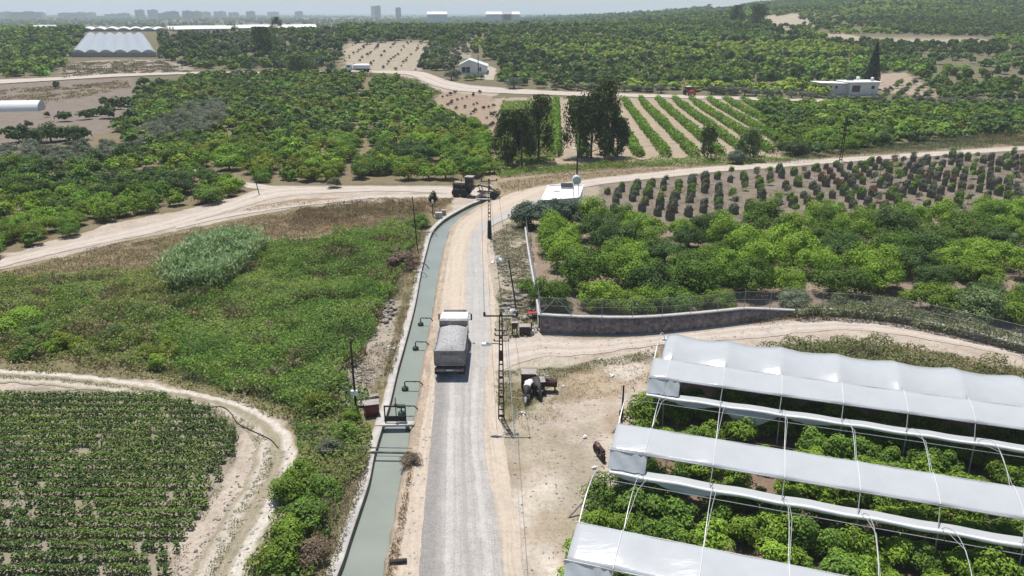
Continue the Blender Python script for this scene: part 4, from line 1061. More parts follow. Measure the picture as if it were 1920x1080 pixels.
weeds = [
    canopy([(420, 478), (640, 440), (782, 445), (742, 545), (690, 650), (640, 760), (560, 770), (330, 700), (60, 660), (-100, 650), (-100, 550), (200, 520), (330, 520)], 95, .5, 2.1, .21, [(.16, .225, .05), (.11, .19, .035), (.20, .235, .07), (.05, .10, .025)], 598, 3.0, .2, .6, 6, clump=.58, holes=[REED_PX], gain=1.4),
    canopy([(420, 478), (640, 440), (782, 445), (742, 545), (690, 650), (640, 760), (560, 770), (330, 700), (60, 680), (-100, 670), (-100, 550), (200, 520), (330, 520)], 50, .4, 1.5, .30, [(.20, .17, .10), (.15, .135, .07), (.25, .21, .13)], 597, 3.6, .55, .6, 4, clump=.58, holes=[REED_PX]),
    canopy([(420, 478), (500, 462), (640, 440), (745, 425), (782, 445), (765, 490), (742, 545), (715, 590), (690, 650), (640, 700), (640, 760), (560, 770), (430, 735), (330, 700), (300, 640), (320, 560)], 115, .2, 1.9, .20, LUSH, 601, 3.4, 0, .8, 5, holes=[REED_PX], gain=1.4),
    canopy([(-100, 545), (0, 528), (90, 515), (200, 512), (310, 500), (330, 520), (320, 600), (330, 700), (250, 690), (-100, 660)], 105, .15, 1.6, .19, OLV + [LUSH[1]], 602, 2.4, 0, .8, 4, gain=1.6),
    canopy([(-100, 640), (0, 640), (250, 660), (420, 735), (560, 770), (500, 772), (300, 716), (-100, 690)], 38, .1, .7, .22, OLV + GREYD, 603, 1.6, .3, .6, 2.5, clump=.36, gain=1.6),
    canopy([(640, 440), (790, 405), (800, 425), (780, 460), (745, 430)], 45, .3, 1.3, .25, [LUSH[0], LUSH[1], OLV[0], DARKG * 1.3], 604, 2.0, gain=1.3),
    canopy([(545, 775), (640, 765), (690, 790), (704, 830), (690, 880), (660, 900), (640, 960), (600, 1070), (560, 1130), (430, 1130), (480, 1050), (520, 960), (552, 900), (566, 850)], 75, .3, 1.5, .24, [LUSH[0], OLV[0], LUSH[1], OLV[1], (.10, .13, .03)], 605, 2.2, 0, .4, 3.0, gain=1.35),
    canopy([(640, 700), (690, 745), (690, 770), (640, 775), (600, 780), (560, 770)], 70, .3, 1.5, .24, [LUSH[0], LUSH[1], OLV[2]], 606, 1.8, gain=1.35),
    canopy([(932, 700), (985, 690), (1045, 690), (1100, 680), (1180, 664), (1240, 658), (1230, 672), (1120, 692), (1040, 710), (1000, 760), (960, 800), (942, 800), (934, 760)], 130, .04, .30, .12, [(.15, .155, .075), (.19, .175, .095), (.125, .14, .06), (.23, .195, .12)], 607, 1.2, .3, .5, 2, clump=.38),
    canopy([(938, 615), (930, 560), (940, 540), (1004, 560), (1010, 618), (985, 632), (945, 636)], 140, .08, .5, .13, [(.16, .175, .085), (.21, .19, .115), (.125, .145, .06)], 608, 1.3, .2, .4, 2, clump=.36),
    canopy([(928, 470), (922, 440), (960, 418), (990, 408), (998, 460), (1002, 540), (975, 545), (940, 530)], 130, .1, .7, .14, [(.20, .19, .12), (.25, .225, .16), (.15, .165, .075), (.12, .145, .06), (.28, .24, .17)], 609, 1.5, .2, .4, 2.5, clump=.36),
    canopy([(1410, 662), (1450, 655), (1500, 650), (1640, 647), (1780, 671), (1920, 699), (2050, 720), (2050, 765), (1900, 742), (1700, 710), (1500, 680)], 130, .4, 1.6, .23, [(.075, .095, .035), (.11, .125, .05), (.145, .14, .065), (.06, .085, .03), (.17, .145, .085)], 610, 2.2, 0, .4, 2.5, gain=1.7),
    canopy([(1420, 664), (1640, 652), (1780, 676), (1920, 704), (2050, 724), (2050, 760), (1900, 738), (1700, 706), (1500, 676)], 24, .8, 2.1, .42, [(.20, .17, .10), (.15, .14, .07)], 620, 2.0, .8, .4, 2.5, .10, clump=.5),
    canopy([(1480, 598), (1530, 584), (1560, 573), (1640, 579), (1720, 593), (1800, 611), (1930, 646), (2040, 676), (2040, 698), (1925, 667), (1800, 637), (1720, 619), (1640, 606), (1560, 600), (1500, 604)], 150, .7, 1.9, .22, [(.13, .145, .085), (.09, .105, .05), (.17, .175, .105), (.07, .085, .04)], 611, 1.6, 0, .2, 2, gain=1.7),
    canopy([(1480, 304), (1560, 290), (1700, 272), (1860, 258), (1960, 262), (1960, 274), (1720, 286), (1560, 298), (1490, 308)], 26, .4, 1.6, .34, [(.10, .135, .07), (.12, .145, .085), (.085, .12, .05), (.20, .17, .10)], 612, 3, .6, .5, 6, .25),
    canopy([(925, 325), (1030, 312), (1180, 304), (1340, 296), (1480, 298), (1480, 306), (1350, 310), (1200, 314), (1040, 326), (940, 334)], 30, .3, 1.4, .32, [BRIGHT * .8, BRIGHT, MIDG, OLV[1]], 613, 3, 0, .6, 8),
    canopy([(940, 195), (1040, 190), (1030, 250), (1040, 305), (930, 325), (935, 240)], 14, .4, 1.8, .5, [BRIGHT, BRIGHT * .8, YELG * .8], 614, 3.4, 0, .5, 8),
    canopy([(1560, 552), (1640, 556), (1700, 568), (1690, 580), (1600, 572)], 60, .2, .9, .22, [(.11, .15, .04), (.13, .165, .05)], 615, 1.5, .3),
    canopy([(640, 140), (700, 140), (780, 150), (830, 176), (800, 180), (740, 150)], 10, .2, 1.2, .5, [OLV[0], OLV[1]], 616, 3),
]
weeds.append(canopy([(480, 772), (560, 765), (640, 775), (600, 800), (560, 812), (520, 785)], 60, .1, .8, .22, OLV + GREYD, 630, 1.6, .3, .5, 2.5, clump=.34, gain=1.2))
combine("weeds", weeds, M['weed'])
dry = [
    canopy([(-100, 512), (0, 516), (150, 480), (300, 446), (450, 417), (560, 397), (700, 380), (850, 374), (826, 402), (790, 404), (740, 424), (640, 438), (500, 458), (400, 474), (310, 505), (90, 515), (-100, 548)], 95, .15, .95, .30, [(.27, .195, .125), (.22, .155, .105), (.31, .24, .16), (.18, .13, .09), GREYD[1], (.14, .13, .065), (.33, .27, .17)], 701, 2.0, .6, .5, 4.0, .15),
    canopy([(560, 398), (700, 380), (806, 378), (790, 400), (640, 420), (540, 428)], 60, .3, 1.1, .30, [(.16, .105, .078), (.21, .145, .105), (.12, .085, .06), DRYC[1]], 702, 1.8, .5, .4, 3, .2, clump=.4),
    canopy([(450, 396), (520, 382), (690, 373), (640, 378), (540, 388), (470, 397)], 26, .1, .45, .3, DRYC, 703, 2.0, .75, .2, 3, .16),
    canopy([(930, 345), (1030, 330), (1200, 318), (1350, 311), (1300, 316), (1090, 338), (1035, 345), (985, 358), (945, 362)], 26, .2, .8, .34, DRYC + [OLV[3]], 704, 2.4, .7, .4, 4, .18),
    canopy([(720, 470), (780, 450), (772, 500), (752, 560), (728, 560), (722, 510)], 60, .3, 1.25, .32, [(.19, .145, .115), (.155, .12, .095), (.23, .18, .14)], 705, 1.6, .55, .3, 2, .14),
    canopy([(640, 690), (700, 650), (740, 640), (735, 690), (715, 735), (700, 745), (640, 700)], 60, .1, .8, .26, DRYC + GREYD, 706, 1.4, .65, .4, 2, .16, clump=.42),
    canopy([(600, 930), (640, 890), (676, 845), (704, 845), (690, 905), (660, 985), (636, 1060), (620, 1130), (550, 1130), (585, 1020)], 95, .3, 1.2, .30, [(.19, .15, .11), (.23, .18, .125), OLV[3], (.15, .12, .09)], 707, 1.4, .55, .3, 2, .15),
    canopy([(1390, 605), (1440, 588), (1540, 584), (1560, 598), (1500, 603), (1420, 612)], 60, .15, .6, .25, [DRYC[0], DRYC[2], OLV[3]], 708, 1.4, .6, .3, 2, .16),
    canopy([(1040, 695), (1240, 668), (1228, 690), (1210, 730), (1100, 752), (1040, 790)], 80, .02, .20, .16, DRYC + GREYD, 709, 1.2, .5, .4, 2, .16, clump=.44),
    canopy([(962, 780), (1040, 745), (1030, 790), (985, 810)], 40, .05, .35, .22, GREYD, 710, 1.1, .6, .4, 2, .16, clump=.42),
    canopy([(1850, 250), (1960, 244), (1960, 262), (1780, 274)], 14, .2, .9, .4, DRYC, 711, 2.5, .6, .4, 4, .2),
    canopy([(115, 148), (120, 120), (300, 114), (362, 136), (200, 140)], 6, .2, 1.1, .7, GREYD + [OLIVEG * .7], 712, 5, .2, .8, 6, .4, clump=.42),
    canopy([(-100, 178), (0, 170), (240, 152), (245, 166), (60, 200), (-60, 200)], 5, .1, .8, .6, DRYC + [OLV[0]], 713, 5, .3, .8, 6, .4, clump=.46),
    canopy([(700, 1130), (722, 1075), (740, 1000), (757, 930), (766, 880), (774, 870), (768, 930), (755, 1000), (745, 1075), (730, 1130)], 90, .1, .6, .34, [(.24, .16, .10), (.30, .22, .14), (.17, .12, .08)], 714, 1.0, .6, .15, 2, .14, clump=.42),
    canopy([(1000, 395), (1030, 430), (1240, 430), (1400, 425), (1560, 405), (1840, 398), (2000, 405), (2000, 290), (1700, 305), (1350, 335), (1130, 362)], 30, .03, .28, .2, DRYC + [OLV[1], OLV[0], OLV[1]], 715, 2.0, .5, .4, 5, .2, clump=.5),
]
dry += [canopy([(784, 440), (802, 440), (790, 500), (770, 570), (752, 640), (736, 700), (718, 705), (735, 640), (752, 570), (768, 500)], 110, .1, .8, .2, DRYC + GREYD + [OLV[0]], 716, 1.4, .4, .3, 2, .25, clump=.36),
        canopy([(-100, 702), (0, 703), (100, 709), (200, 718), (300, 737), (400, 760), (470, 796), (508, 832), (512, 870), (490, 920), (460, 975), (425, 1035), (390, 1100), (372, 1100), (405, 1030), (440, 970), (470, 918), (492, 868), (490, 838), (455, 805), (390, 770), (295, 745), (200, 726), (100, 716), (0, 710), (-100, 708)], 150, .03, .22, .13, [(.16, .165, .07), (.21, .18, .10), (.13, .14, .055)], 717, 1.2, .3, .15, 2, .3, clump=.38),
        canopy([(300, 745), (395, 772), (440, 800), (452, 840), (432, 890), (400, 945), (330, 1080), (310, 1100), (360, 985), (420, 880), (438, 835), (428, 800), (390, 772)], 90, .03, .28, .14, [(.19, .19, .09), (.24, .21, .13), (.15, .165, .07)], 718, 1.2, .3, .2, 2, .3, clump=.44)]
combine("dry_grass", dry, M['weed'])

# ------------------------------------------------------------------ reed clump and bushes of the waste ground
def reeds(px, n, h, label, seed):
    w = gpoly(px); rng = np.random.default_rng(seed); c0 = w.mean(0); lo, hi = w.min(0), w.max(0)
    x = rng.uniform(lo[0], hi[0], n * 2); y = rng.uniform(lo[1], hi[1], n * 2)
    k = inside(w, x + .9 * rng.normal(size=n * 2), y + .9 * rng.normal(size=n * 2)); x, y = x[k][:n], y[k][:n]; n = len(x)
    hh = h * (.55 + .6 * fbm(x, y, 2.0, seed)); L = 5
    idx = np.repeat(np.arange(n), L); m = len(idx)
    f = rng.uniform(.35, 1.0, m)
    a = rng.uniform(0, 6.28, m); dirv = np.stack([np.cos(a), np.sin(a), rng.uniform(.1, 1.0, m)], 1)
    C = np.stack([x[idx], y[idx], hh[idx] * f], 1) + dirv * .3
    N = np.stack([-np.cos(a) * .7, -np.sin(a) * .7, np.ones(m)], 1) + rng.normal(size=(m, 3)) * .3
    c = np.array([(.23, .33, .15), (.16, .26, .11), (.31, .40, .22), (.11, .18, .07)])[rng.integers(0, 4, m)] * (1 + .18 * rng.normal(size=(m, 1))).clip(.5, 1.5)
    e = empty("reed_clump", (c0[0], c0[1], 0), 0, label, "reeds")
    off_ = np.array([c0[0], c0[1], 0])
    o = leaves("reed_leaves", C - off_, N, rng.uniform(.5, .95, m), .17, M['weed'], c, rng, e, T=dirv); o.color = (1, 1, 1, 1)
    # stalks as slender blades
    C2 = np.stack([x, y, hh * .48], 1); T2 = np.stack([rng.normal(size=n) * .1, rng.normal(size=n) * .1, np.ones(n)], 1)
    o = leaves("reed_stalks", C2 - off_, rng.normal(size=(n, 3)), hh, .025, M['weed'], np.tile([[.20, .22, .10]], (n, 1)), rng, e, T=T2); o.color = (1, 1, 1, 1)
reeds(REED_PX, 2300, 3.0, "tall pale grey green reed clump standing in the weedy bank", 17)

def bush(u, v, r, h, col, label, name="bush", mesh=None):
    p = gr(u, v); return plant(name, mesh or random.choice(SHRUB), None, p.x, p.y, r, h / 1.7, np.array(col), label, "bush", None, parts=False)
bush(15, 625, 3.4, 3.6, BRIGHT * 1.05, "big yellow green bush at the edge of the weedy bank, largest there", mesh=CITRUS[3])
bush(70, 635, 2.6, 2.6, MIDG * .9, "dark green bush joined to the big yellow green one", mesh=CITRUS[4])
bush(52, 670, 1.5, 1.7, MIDG, "green bush closest to the pale rutted track")
bush(118, 655, 1.3, 2.1, YELG, "bright yellow sapling bush above the rutted track, tallest of its group")
bush(150, 660, 1.0, 1.7, YELG * .95, "smaller yellow bush next to the bright yellow one")
bush(100, 662, 1.2, 1.5, BRIGHT, "low green bush beside the bright yellow sapling bush")
bush(318, 672, 1.3, 2.0, YELG * .9, "yellow green bush in the middle of the weedy bank")
bush(300, 690, 1.2, 1.6, BRIGHT, "small green bush below the yellow green one in the bank")
bush(278, 672, 1.0, 1.5, YELG * .8, "slim yellowish bush beside the mid bank bush")
bush(208, 638, 1.6, 1.5, (.06, .13, .035), "dark blue green tussock in the weedy bank")
bush(625, 352, 1.9, 2.2, (.12, .12, .07), "olive grey bush right beside the upper dirt branch")
bush(812, 385, 1.0, 2.6, (.04, .06, .02), "dark upright shrub beside the white post at the canal head")
bush(786, 425, 2.2, 1.8, MIDG * .9, "round dark green bush against the canal wall")
bush(757, 500, 2.2, 2.2, (.17, .125, .10), "brownish dry bush leaning over the canal wall", mesh=OLIVE[0])
bush(745, 480, 1.8, 1.8, (.19, .15, .115), "paler dry bush behind the brownish one by the canal", mesh=OLIVE[1])
bush(600, 770, 1.3, 1.8, YELG * .75, "fresh green bush where the field track bends nearest the canal")
bush(770, 868, .9, .8, (.15, .12, .09), "grey twiggy bush at the canal edge by the thin pipe", mesh=OLIVE[2])
bush(985, 545, 1.3, 1.7, MIDG * 1.1, "green bush on the verge beside the fence kerb")
bush(992, 430, 1.2, 1.4, BRIGHT * .7, "low green bush between road bend and grey olives")
bush(1052, 582, 1.3, 1.9, BRIGHT * .9, "small green bush just inside the fence near the wall corner", mesh=CITRUS[5])
bush(1112, 584, 1.0, 1.5, BRIGHT, "smallest bush inside the fence, second from the wall corner", mesh=CITRUS[0])
bush(1490, 574, 2.1, 2.6, OLIVEG * 1.05 + BRIGHT * .2, "pale green rounded bush leaning on the mesh fence", mesh=CITRUS[1])
bush(1385, 306, 2.6, 3.4, OLIVEG * .75, "grey green bush at the end of the vine rows", mesh=OLIVE[3])
bush(1378, 300, 2.0, 2.6, DARKG * 1.4, "dark bush behind the grey green vine end bush")

for u, v, r, h, c, lab in ((540, 935, 1.5, 1.9, BRIGHT * .75, "rounded green bank bush where the field track straightens"), (565, 900, 1.4, 1.7, BRIGHT * .8, "bright bank bush above the track bend"), (580, 985, 1.7, 2.1, MIDG, "dense dark bank bush halfway down between track and canal"), (545, 1010, 1.4, 1.8, BRIGHT * .85, "bright bush at the track side of the dense dark bank bush"),
                      (530, 1060, 1.6, 1.8, BRIGHT * .7, "lowest bright bush at the frame bottom by the track"), (610, 930, 1.3, 1.6, MIDG * 1.1, "mid green bank bush across from the thin canal pipe"), (650, 820, 1.3, 1.5, MIDG * 1.2, "green bush just below the rusty pump box"), (660, 790, 1.0, 1.2, BRIGHT * .7, "small bright bush touching the plank heap"), (620, 850, 1.2, 1.3, OLIVEG * .8, "greyish bush between track bend and canal pipe"), (590, 1050, 1.3, 1.5, np.array([.17, .125, .09]), "brown dry bush near the frame bottom beside the canal bank")):
    bush(u, v, r, h, c, lab)
# ------------------------------------------------------------------ walls and the mesh fence of the grove
def wall_run(name, px, h0, h1, th, mat, label, cap=None, cat="wall", z0=-.15, n=60):
    c = spline([gr(u, v)[:2] for u, v in px], n); p_ = perp(c); hh = (np.linspace(h0, h1, n) if np.isscalar(h0) else np.interp(np.linspace(0, 1, n), *h0)) + .05 * (fbm(c[:, 0], c[:, 1], 1.2, 44) - .5)
    e = empty(name, (c[0, 0], c[0, 1], 0), 0, label, cat)
    o3 = np.array([c[0, 0], c[0, 1], 0])
    ja = .05 * (fbm(c[:, 0], c[:, 1], .7, 45) - .5)
    rows = [off(c, p_, th / 2 + ja, z0), off(c, p_, th / 2 + ja, hh), off(c, p_, -th / 2, hh), off(c, p_, -th / 2, z0)]
    ribbon("body", [r - o3 for r in rows], mat, parent=e)
    if cap:
        ct = .10
        rows = [off(c, p_, th / 2 + .05, hh + .003), off(c, p_, th / 2 + .05, hh + ct), off(c, p_, -th / 2 - .05, hh + ct), off(c, p_, -th / 2 - .05, hh + .003)]
        ribbon("coping", [r - o3 for r in rows], cap, parent=e)
    return c, hh
M['coping'] = plain("pale_mortar_coping", (.50, .475, .44), .9, 0, .15, 1.5)
wc, wh = wall_run("stone_wall", [(1012, 622), (1100, 625), (1200, 624), (1300, 615), (1400, 603), (1480, 594), (1540, 590), (1640, 598), (1730, 614), (1830, 638), (1930, 664), (2030, 690)], ([0, .40, .52, 1], [1.75, 1.45, .55, .7]), 0, .4, M['stone'],
                  "long brown rubble stone wall with pale coping in front of the grove", M['coping'], n=120)
sc_, sh = wall_run("fence_kerb", [(1012, 619), (1004, 560), (996, 510), (990, 470), (986, 436), (984, 425)], 1.5, .5, .25, M['concrete'], "thin white concrete kerb wall along the verge side of the grove", M['coping'], n=40)
def net_fence(name, c, zb, h, step, label, braces=(), first=0):
    o3 = np.array([c[0, 0], c[0, 1], 0]); e = empty(name, tuple(o3), 0, label, "fence")
    zb = np.broadcast_to(zb, len(c))
    V = np.concatenate([np.c_[c, zb + .06], np.c_[c, zb + h]]) - o3; n = len(c)
    q = np.stack([np.arange(n - 1), np.arange(1, n), n + np.arange(1, n), n + np.arange(n - 1)], 1)
    raw_mesh("wire_mesh", V, q, M['net'], e)
    L = np.r_[0, np.cumsum(np.linalg.norm(np.diff(c, axis=0), axis=1))]
    for k, d in enumerate(np.arange(0, L[-1], step)):
        x = np.interp(d, L, c[:, 0]) - o3[0]; y = np.interp(d, L, c[:, 1]) - o3[1]; z = np.interp(d, L, zb)
        m = MB().tube([(x, y, z + .02), (x, y, z + h + .1)], .03, 6); 
        m.build("post", M['fence_steel'], e)
    m = MB()
    for f in (.02, .5, 1.0): m.tube([(c[k, 0] - o3[0], c[k, 1] - o3[1], zb[k] + .1 + (h - .12) * f) for k in range(0, n, 4)], .014, 4)
    m.build("strand_wires", M['fence_steel'], e)
    for d in braces:
        x = np.interp(d, L, c[:, 0]) - o3[0]; y = np.interp(d, L, c[:, 1]) - o3[1]; z = np.interp(d, L, zb)
        for s_ in (-1, 1):
            x2 = np.interp(d + s_ * 1.5, L, c[:, 0]) - o3[0]; y2 = np.interp(d + s_ * 1.5, L, c[:, 1]) - o3[1]
            MB().tube([(x, y, z + h), (x2, y2, z + .1)], .035, 6).build("brace", M['fence_steel'], e)
net_fence("mesh_fence", wc, wh + .1, 1.75, 2.95, "grey wire mesh fence with steel posts standing on the stone wall", (1.55, 36.5))
net_fence("mesh_fence", sc_, sh + .1, 1.5, 3.3, "short wire mesh fence on the white kerb wall by the verge")

# ------------------------------------------------------------------ open greenhouse of film strips, gutters and bare hoops
gd = np.array([.9520, -.3060]); gn = np.array([-.3060, -.9520])         # along the bays; across, towards the road end
g0 = np.array([9.88, 49.18])                                           # end of the middle gutter
BAYW, ZG, ZR = 10.55, 2.5, 4.0
T0_, T1_ = .705, .935
gh = empty("greenhouse", (g0[0], g0[1], 0), 0, "open bay greenhouse with white film roof strips, gutters and bare hoop pipes", "greenhouse")
def GP(s, n, z): return Vector((gd[0] * s + gn[0] * n, gd[1] * s + gn[1] * n, z))
def prof(t):
    """roof arch of one bay: t 0 at its far gutter, 1 at its near gutter"""
    if t <= T0_: q = t / T0_; return ZG + (ZR - ZG) * math.sin(q * math.pi / 2) ** .85
    q = (t - T0_) / (T1_ - T0_); return ZR - .42 * q * q - .04 * q
def arch(t):
    """the tunnel arch itself: highest before the flap"""
    return ZG + 1.9 * max(math.sin(math.pi * min(t / .82, 1)), 0) ** .8
HSTEP, SMAX = 4.05, 36.0
hoops = [1.35 + HSTEP * k for k in range(9)]
def film(name, s0, s1, n0, t0, t1, mat, seed, sag=.12, ns=90, nt=9, zoff=.05, pf=None):
    pf = pf or prof
    """a sheet of film over the arch from t0 to t1, sagging a little between hoops"""
    P_ = []
    for i in range(ns + 1):
        s = s0 + (s1 - s0) * i / ns
        ph = ((s - hoops[0]) / HSTEP) % 1.0; dip = 1 - abs(2 * ph - 1) ** 1.7
        row = []
        for j in range(nt + 1):
            t = t0 + (t1 - t0) * j / nt
            z = pf(t) + zoff - sag * dip * (.4 + .6 * math.sin(math.pi * j / nt)) 
            z += .03 * (vnoise(s * 1.3, t * 9, .6, seed) - .5)
            row.append(GP(s + .06 * (float(vnoise(np.array(t * 30.), np.array(seed * 1.), 1.0, 3)) - .5) * (i == 0), n0 + t * BAYW, z))
        P_.append(row)
    o = MB().grid(P_).build(name, mat, gh, angle=60)
    md = o.modifiers.new("thickness", 'SOLIDIFY'); md.thickness = .012
    return o
for b, n0 in enumerate((-BAYW, 0.0, BAYW)):
    s0 = (.1, -.8, -1.0)[b]
    film("roof_film", s0, SMAX, n0, T0_, T1_, M['film'], b + 3, .13)
    if b == 0: film("roof_film", s0 + .55, SMAX, n0, 0.02, T0_ + .05, M['film'], 9, .30, 180, 18, .03, arch)
    # hoops: bare arch pipes and the short uprights of the vent
    for k, s in enumerate(hoops):
        ds = .22 * random.uniform(-1, 1)
        MB().tube([GP(s + ds * (1 - j / 12), n0 + T0_ * BAYW * j / 12, arch(T0_ * j / 12) - .02) for j in range(13)], .020, 6).build("hoop", M['galv'], gh)
        MB().tube([GP(s + .35, n0 + .12, ZG), GP(s + .22, n0 + BAYW * .36, arch(.36) - .3), GP(s + .02, n0 + BAYW * T0_, prof(T0_) - .1)], .017, 6).build("hoop", M['galv'], gh)
        MB().tube([GP(s, n0 + BAYW * T1_, prof(T1_) - .02), GP(s - .05, n0 + BAYW, ZG + .1)], .028, 6).build("upright", M['galv'], gh)
    # purlins under the strip's two edges
    for s in hoops:
        MB().tube([GP(s, n0 + BAYW * t, prof(t) + .075) for t in np.linspace(T0_, T1_, 8)], .022, 5).build('film_strap', M['film_white'], gh)
    for t in (T0_, T1_):
        MB().tube([GP(s0 - .1, n0 + t * BAYW, prof(t) - .01), GP(SMAX, n0 + t * BAYW, prof(t) - .01)], .04, 6).build("purlin", M['galv'], gh)
    # film closing the first stretch of the vent, with a folded end
    rows = []
    for i in range(13):
        s = s0 + 2.3 * i / 12; fl = .10 * math.sin(i * 2.4) * (i / 12) ** 3
        rows.append([GP(s, n0 + BAYW * (1.0 + (T1_ - 1.0) * j / 6) + fl + .04 * math.sin(i + j), ZG + .12 + (prof(T1_) - ZG - .14) * j / 6) for j in range(7)])
    MB().grid(rows).build("vent_film", M['film_clear'], gh, angle=70)
    # gable end: arch edge pipe
    MB().tube([GP(s0, n0 + BAYW * .72 * j / 20, arch(.72 * j / 20) + .01) for j in range(0, 21)], .035, 6).build("end_arch", M['galv'], gh)
# gutters: film covered troughs with a roll of film hanging below
for b, n0 in enumerate((-BAYW, 0.0, BAYW, 2 * BAYW)):
    rows = []; roll = []; rr_ = []
    for i in range(121):
        gs0 = (0, .1, -.6, -1.2)[b]; s = gs0 + (SMAX - gs0) * i / 120
        w = .03 * math.sin(s * 1.7 + b) + .03 * (float(vnoise(np.array(s), np.array(b * 5.), .7, 12)) - .5)
        rows.append([GP(s, n0 - .34, ZG + .13 + w), GP(s, n0 - .1, ZG + .02), GP(s, n0 + .12, ZG + .0), GP(s, n0 + .30, ZG + .10 + w)])
        roll.append(GP(s, n0 + .30 + .4 * w, ZG + .02 + 1.3 * w)); rr_.append(.10 + .05 * float(vnoise(np.array(s), np.array(b * 3. + 1), .9, 5)))
    o = MB().grid(rows).build("gutter", M['film'], gh, angle=70); md = o.modifiers.new("thickness", 'SOLIDIFY'); md.thickness = .02
    MB().tube(roll, rr_, 7).build("film_roll", M['film_white'], gh, angle=80)
    for k, s in enumerate(hoops):
        MB().tube([GP(s + .08, n0 + .02, -.1), GP(s, n0, ZG)], .045, 6).build("post", M['galv'], gh)
    MB().tube([GP(-.4, n0 + .55, ZG - .35), GP(SMAX, n0 + .55, ZG - .3)], .022, 5).build("tie_pipe", M['galv'], gh)
    # raking stays at the open end
    if b:
      _gp = GP
      def GP(s, n, z, _o=gs0 + .4, _g=_gp): return _g(s + _o, n, z)
      MB().tube([GP(-.3, n0 + .1, ZG - .1), GP(-1.3, n0 + .6, 1.2), GP(-2.6, n0 + 2.2, -.1)], .06, 6).build("stay", M['wood_grey'], gh)
      MB().tube([GP(-.9, n0 + .3, -.1), GP(-.85, n0 + .2, 1.7)], .035, 5).build("stay", M['wood_grey'], gh)
      MB().tube([GP(-1.3, n0 + .7, 1.1), GP(1.5, n0 + .2, ZG - .2)], .03, 5).build("stay", M['wood_grey'], gh)
      GP = _gp
# torn triangles of film hanging from the middle gutter
for s_a, s_b, d in ((5.4, 9.4, 1.45), (1.6, 5.2, .45), (9.5, 13.4, .35)):
    rows = []
    for i in range(13):
        s = s_a + (s_b - s_a) * i / 12; h = d * (1 - abs(2 * i / 12 - 1)) ** .9
        rows.append([GP(s, .36 + .25 * math.sin(math.pi * j / 5) * h / 1.4 + .05 * math.sin(3 * i + j), ZG - .05 - h * j / 5) for j in range(6)])
    MB().grid(rows).build("torn_film", M['film_clear'], gh, angle=70)
for s_a, s_b, d in ((2.0, 6.2, .5), (-.3, 2.0, .25)):
    rows = []
    for i in range(13):
        s = s_a + (s_b - s_a) * i / 12; h = d * math.sin(math.pi * i / 12)
        rows.append([GP(s, BAYW + .36 + .15 * math.sin(math.pi * j / 5) * h, ZG - .05 - h * j / 5) for j in range(6)])
    MB().grid(rows).build("torn_film", M['film_clear'], gh, angle=70)
# the plants under it
grng = np.random.default_rng(88)
lines_n = [-8.9, -6.3, -3.9, -1.5, 1.0, 3.5, 6.0, 8.5, 11.3, 13.8, 16.3, 18.8]
words_b = ["far bay", "middle bay", "near bay"]
for li, nn in enumerate(lines_n):
    for k in range(18):
        s = (.3 if li < 8 else -.9) + 1.65 * k + grng.uniform(-.35, .35)
        if grng.random() < .06 or (li == 4 and k in (1, 2)): continue
        p = g0 + gd * s + gn * (nn + grng.uniform(-.3, .3))
        u_, v_, f_ = proj(p[0], p[1], 1.5)
        if u_ > 2060 or v_ > 1180 or li < 2: continue
        q = grng.uniform(.85, 1.25); edge_ = 1.0
        plant("greenhouse_plant", SHRUB[grng.integers(5)], None, p[0], p[1], 1.42 * q, 1.22 * q, (MIDG * 1.15 if grng.random() < .45 else BRIGHT * .95) * grng.uniform(.8, 1.2),
              f"leafy shrub inside the open greenhouse, {nth(k)} from its open end in {ONES[li]} line", "shrub", "shrubs inside the open greenhouse", parts=False)

# ------------------------------------------------------------------ poles and wires
def lattice_pole(u, v, h, label, arm=1.6, w0=.34, w1=.16, lamp=False, rz=0.0, brackets=(), rad=.045):
    p = gr(u, v); e = empty("lattice_pole", tuple(p), rz, label, "utility pole", "lattice utility poles")
    m = MB()
    for s in (-1, 1): m.tube([(s * w0 / 2, 0, -.2), (s * w1 / 2, 0, h)], rad, 4)
    m.build("upright", M['steel_dark'], e)
    m = MB(); nr = int(h / .55)
    for k in range(nr):
        z = .3 + k * (h - .5) / nr; w = w0 + (w1 - w0) * z / h
        m.box((0, 0, z), (w, .05, .09 if k % 3 else .20))
    m.build("rungs", M['steel_dark'], e)
    if arm:
        m = MB().box((0, 0, h - .12), (arm * 2, .09, .09)); m.build("crossarm", M['steel_dark'], e)
        for x in (-arm * .94, arm * .94, 0):
            MB().lathe([(.05, 0), (.11, .06), (.06, .12), (.11, .18), (.06, .26)], (x, 0, h - .08), 8).build("insulator", M['steel_dark'], e)
    for z, L in brackets:
        MB().box((.06, 0, z), (L, .06, .06)).build("bracket", M['steel_dark'], e)
        for x in (-L / 2 + .06, L / 2 + .0): MB().lathe([(.04, 0), (.06, .06), (.03, .14)], (x, 0, z + .03), 8).build("insulator", M['steel_dark'], e)
    if lamp:
        a = MB().tube([(0, 0, h - 2.35), (-.45, -.3, h - 2.15), (-.75, -.5, h - 2.1)], .03, 6).build("lamp_arm", M['steel_dark'], e)
        MB().lathe([(.02, 0), (.14, .12), (.17, .4), (.10, .7), (.02, .78)], (0, 0, 0), 12, 'X').build("lamp_head", M['white_paint'], a).location = (-1.45, -.55, h - 2.12)
    return e, p
pe1, pp1 = lattice_pole(940, 786, 8.6, "dark steel lattice pole nearest the camera, with crossarm and street lamp", 1.25, .42, .16, True, 0, ((7.35, .95), (6.95, .95), (6.5, 1.1)))
MB().box((.0, 0, 5.3), (.26, .2, .75), bevel=.03).build("fuse_box", M['steel_dark'], pe1)
pe2, pp2 = lattice_pole(918, 446, 8.0, "dark steel lattice pole at the outer edge of the road bend near the grader", 1.1, .42, .16, False, 0.2)
